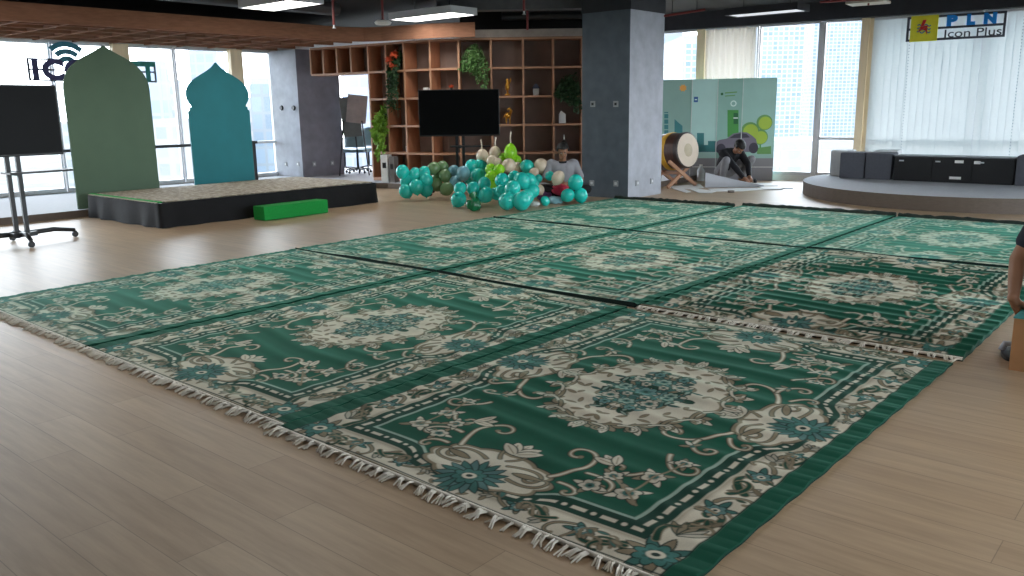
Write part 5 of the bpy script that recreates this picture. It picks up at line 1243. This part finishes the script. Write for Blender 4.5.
for ch, p0, p1 in (('P', 946.5, 957.5), ('L', 966.5, 975), ('N', 983, 995.5)): letter(s, 'letter', ch, lx(p0), lx(p1), hg*.53, hg*.97, -.012, M_blue, .085)
letter(s, 'letter', 'Icon Plus', lx(945.5), lx(1001.5), hg*.08, hg*.40, -.010, M_txt, .004)
# sign in the left windows (seen from inside)
XS = -7.62
s = empty('sign', (XS, 3.42, 1.95), PI/2, 'sign reading ICONNET with a wireless symbol, half hidden by the sage arch', 'sign')
M_nav = mat('sign_navy', (46, 40, 96), .5, var=.03); M_tl = mat('sign_teal', (14, 128, 120), .5, var=.03); M_tl2 = mat('sign_blue_teal', (38, 120, 140), .5, var=.03)
f = MB(); wl, hl = 2.13, .36
for z in (.014, hl/2, hl-.014): f.box((wl/2, .02, z), (wl, .03, .028))
for x in (.016, wl-.016): f.box((x, .02, hl/2), (.032, .028, hl-.056))
f.build('frame', M_fr, s)
for ch, x0, x1, m in (('I', .06, .155, M_nav), ('C', .21, .555, M_nav), ('O', .56, .93, M_nav), ('N', .99, 1.25, M_nav), ('N', 1.30, 1.56, M_tl), ('E', 1.61, 1.83, M_tl), ('T', 1.83, 2.12, M_tl)): letter(s, 'letter', ch, x0, x1, .012, hl-.008, -.004, m, .05)
for R in (.13, .245, .36):
    n = 14; q = [PI/2+.74-1.48*i/n for i in range(n+1)]
    poly = [(.62+(R+.043)*math.cos(t), .235+(R+.043)*math.sin(t)) for t in q]+[(.62+(R-.043)*math.cos(t), .235+(R-.043)*math.sin(t)) for t in reversed(q)]
    MB().prism(poly, .01, Matrix(((1, 0, 0, 0), (0, 0, 1, -.002), (0, 1, 0, 0), (0, 0, 0, 1)))).build('wireless_arc', M_tl2, s)

# ------------------------------------------------------------------ city outside
GZ = -26
g = MB().add([(-700, -700, GZ), (700, -700, GZ), (700, 700, GZ), (-700, 700, GZ)], [(0, 1, 2, 3)]).build('city_ground', mat_ground()); g['kind'] = 'structure'
F1 = mat_facade('facade_pale_blue', (92, 104, 122), (112, 116, 123), 3.2, 3.4, .35); F2 = mat_facade('facade_grid', (74, 94, 120), (136, 139, 142), 1.15, 1.0, .13, (98, 114, 130)); F3 = mat_facade('facade_white', (94, 100, 107), (120, 120, 121), 3, 3.2, .6); F4 = mat_facade('facade_grey', (76, 87, 102), (92, 98, 105), 2.4, 3.4, .3)
M_roofc = mat('flat_roof', (120, 122, 126), .9)
def tower(x0, x1, yt, D, m, label, rz=None, depth=None, set_=None):
    a = atd(x0, yt, D); b = atd(x1, yt, D); w = (b-a).length; d = depth or w*.8; c = (a+b)/2; r = -YAW if rz is None else rz
    h = max(4, c.z-GZ); e = empty('tower', (c.x+FH.x*d/2, c.y+FH.y*d/2, GZ), r, label, 'building', 'buildings outside the windows')
    mb = MB(); mb.box((0, 0, h/2), (w, d, h)); mb.build('walls', m, e)
    MB().box((0, 0, h+.6), (w*.9, d*.9, 1.2)).build('roof', M_roofc, e)
    if h > 40: MB().box((w*.1, 0, h+2.4), (w*.4, d*.4, 2.6)).build('roof_plant_room', M_roofc, e)
    return e
tower(136, 160, 66, 190, F1, 'pale blue tower seen between the sage arch and the teal board, at left')
tower(160, 177, 84, 240, F3, 'white lower building next to the pale blue tower left of the window mullion')
tower(188, 216, 50, 300, F1, 'hazy tall tower seen above the teal dome board')
tower(249, 276, 84, 170, F4, 'grey blue tower right of the teal board, beside the window column')
tower(226, 262, 103, 200, F3, 'low white building at the foot of the grey blue tower')
tower(60, 134, 121, 230, F3, 'long low white building seen low behind the sage arch', depth=40)
tower(146, 192, 126, 150, F3, 'low white block seen between the two arch boards', depth=30)
tower(340, 372, 60, 260, F1, 'hazy tower seen through the opening in the bookcase')
tower(655, 684, 0, 210, F1, 'tall pale blue tower right of the central column')
tower(684, 702, 42, 150, F2, 'white gridded tower between the column and the tan pillar', depth=25)
tower(752, 812, -75, 190, F2, 'huge blue tower with white window grid left of the slim mullion', depth=40)
tower(818, 872, -40, 250, F2, 'blue tower with white window grid right of the slim mullion', depth=40)
tower(780, 860, 150, 120, F3, 'low white block at the foot of the gridded towers', depth=20)

# ------------------------------------------------------------------ light
w = bpy.data.worlds.new('overcast_sky'); sc.world = w; w.use_nodes = True; nt = w.node_tree; bg = nt.nodes['Background']
tc = nt.nodes.new('ShaderNodeTexCoord'); sp = nt.nodes.new('ShaderNodeSeparateXYZ'); cr = nt.nodes.new('ShaderNodeValToRGB')
nt.links.new(tc.outputs['Generated'], sp.inputs[0]); nt.links.new(sp.outputs['Z'], cr.inputs['Fac'])
cr.color_ramp.elements[0].color = (.93, .96, 1, 1); cr.color_ramp.elements[1].color = (.72, .84, 1, 1)
nt.links.new(cr.outputs['Color'], bg.inputs['Color']); bg.inputs['Strength'].default_value = 8.0
def portal(loc, rot, sx, sy):
    l = bpy.data.lights.new('window_daylight', 'AREA'); l.shape = 'RECTANGLE'; l.size = sx; l.size_y = sy; l.cycles.is_portal = True
    o = bpy.data.objects.new('window_daylight', l); COL.objects.link(o); o.location = loc; o.rotation_euler = rot
portal((XW-.2, 0, 1.35), (PI/2, 0, -PI/2), 16, 2.6)
portal((4, ywall(4)+.25, 1.5), (PI/2, 0, PI+ang), 13, 2.9)
portal((12.6, 3.2, 1.5), (PI/2, 0, PI/2), 22, 2.4)
sc.view_settings.view_transform = 'Standard'; sc.view_settings.look = 'None'; sc.view_settings.exposure = 0.72
# soft highlight shoulder, as a phone camera keeps detail in bright windows
vs_ = sc.view_settings; vs_.use_curve_mapping = True; cm = vs_.curve_mapping; cm.white_level = (4, 4, 4); cv = cm.curves[3]
cv.points[0].location = (0, 0); cv.points[1].location = (1, 1)
for x, y in ((.0625, .25), (.115, .45), (.19, .64), (.32, .81), (.55, .93)): cv.points.new(x, y)
cm.update()
sc.cycles.use_denoising = True; sc.cycles.max_bounces = 8; sc.cycles.transparent_max_bounces = 12; sc.cycles.sample_clamp_indirect = 6
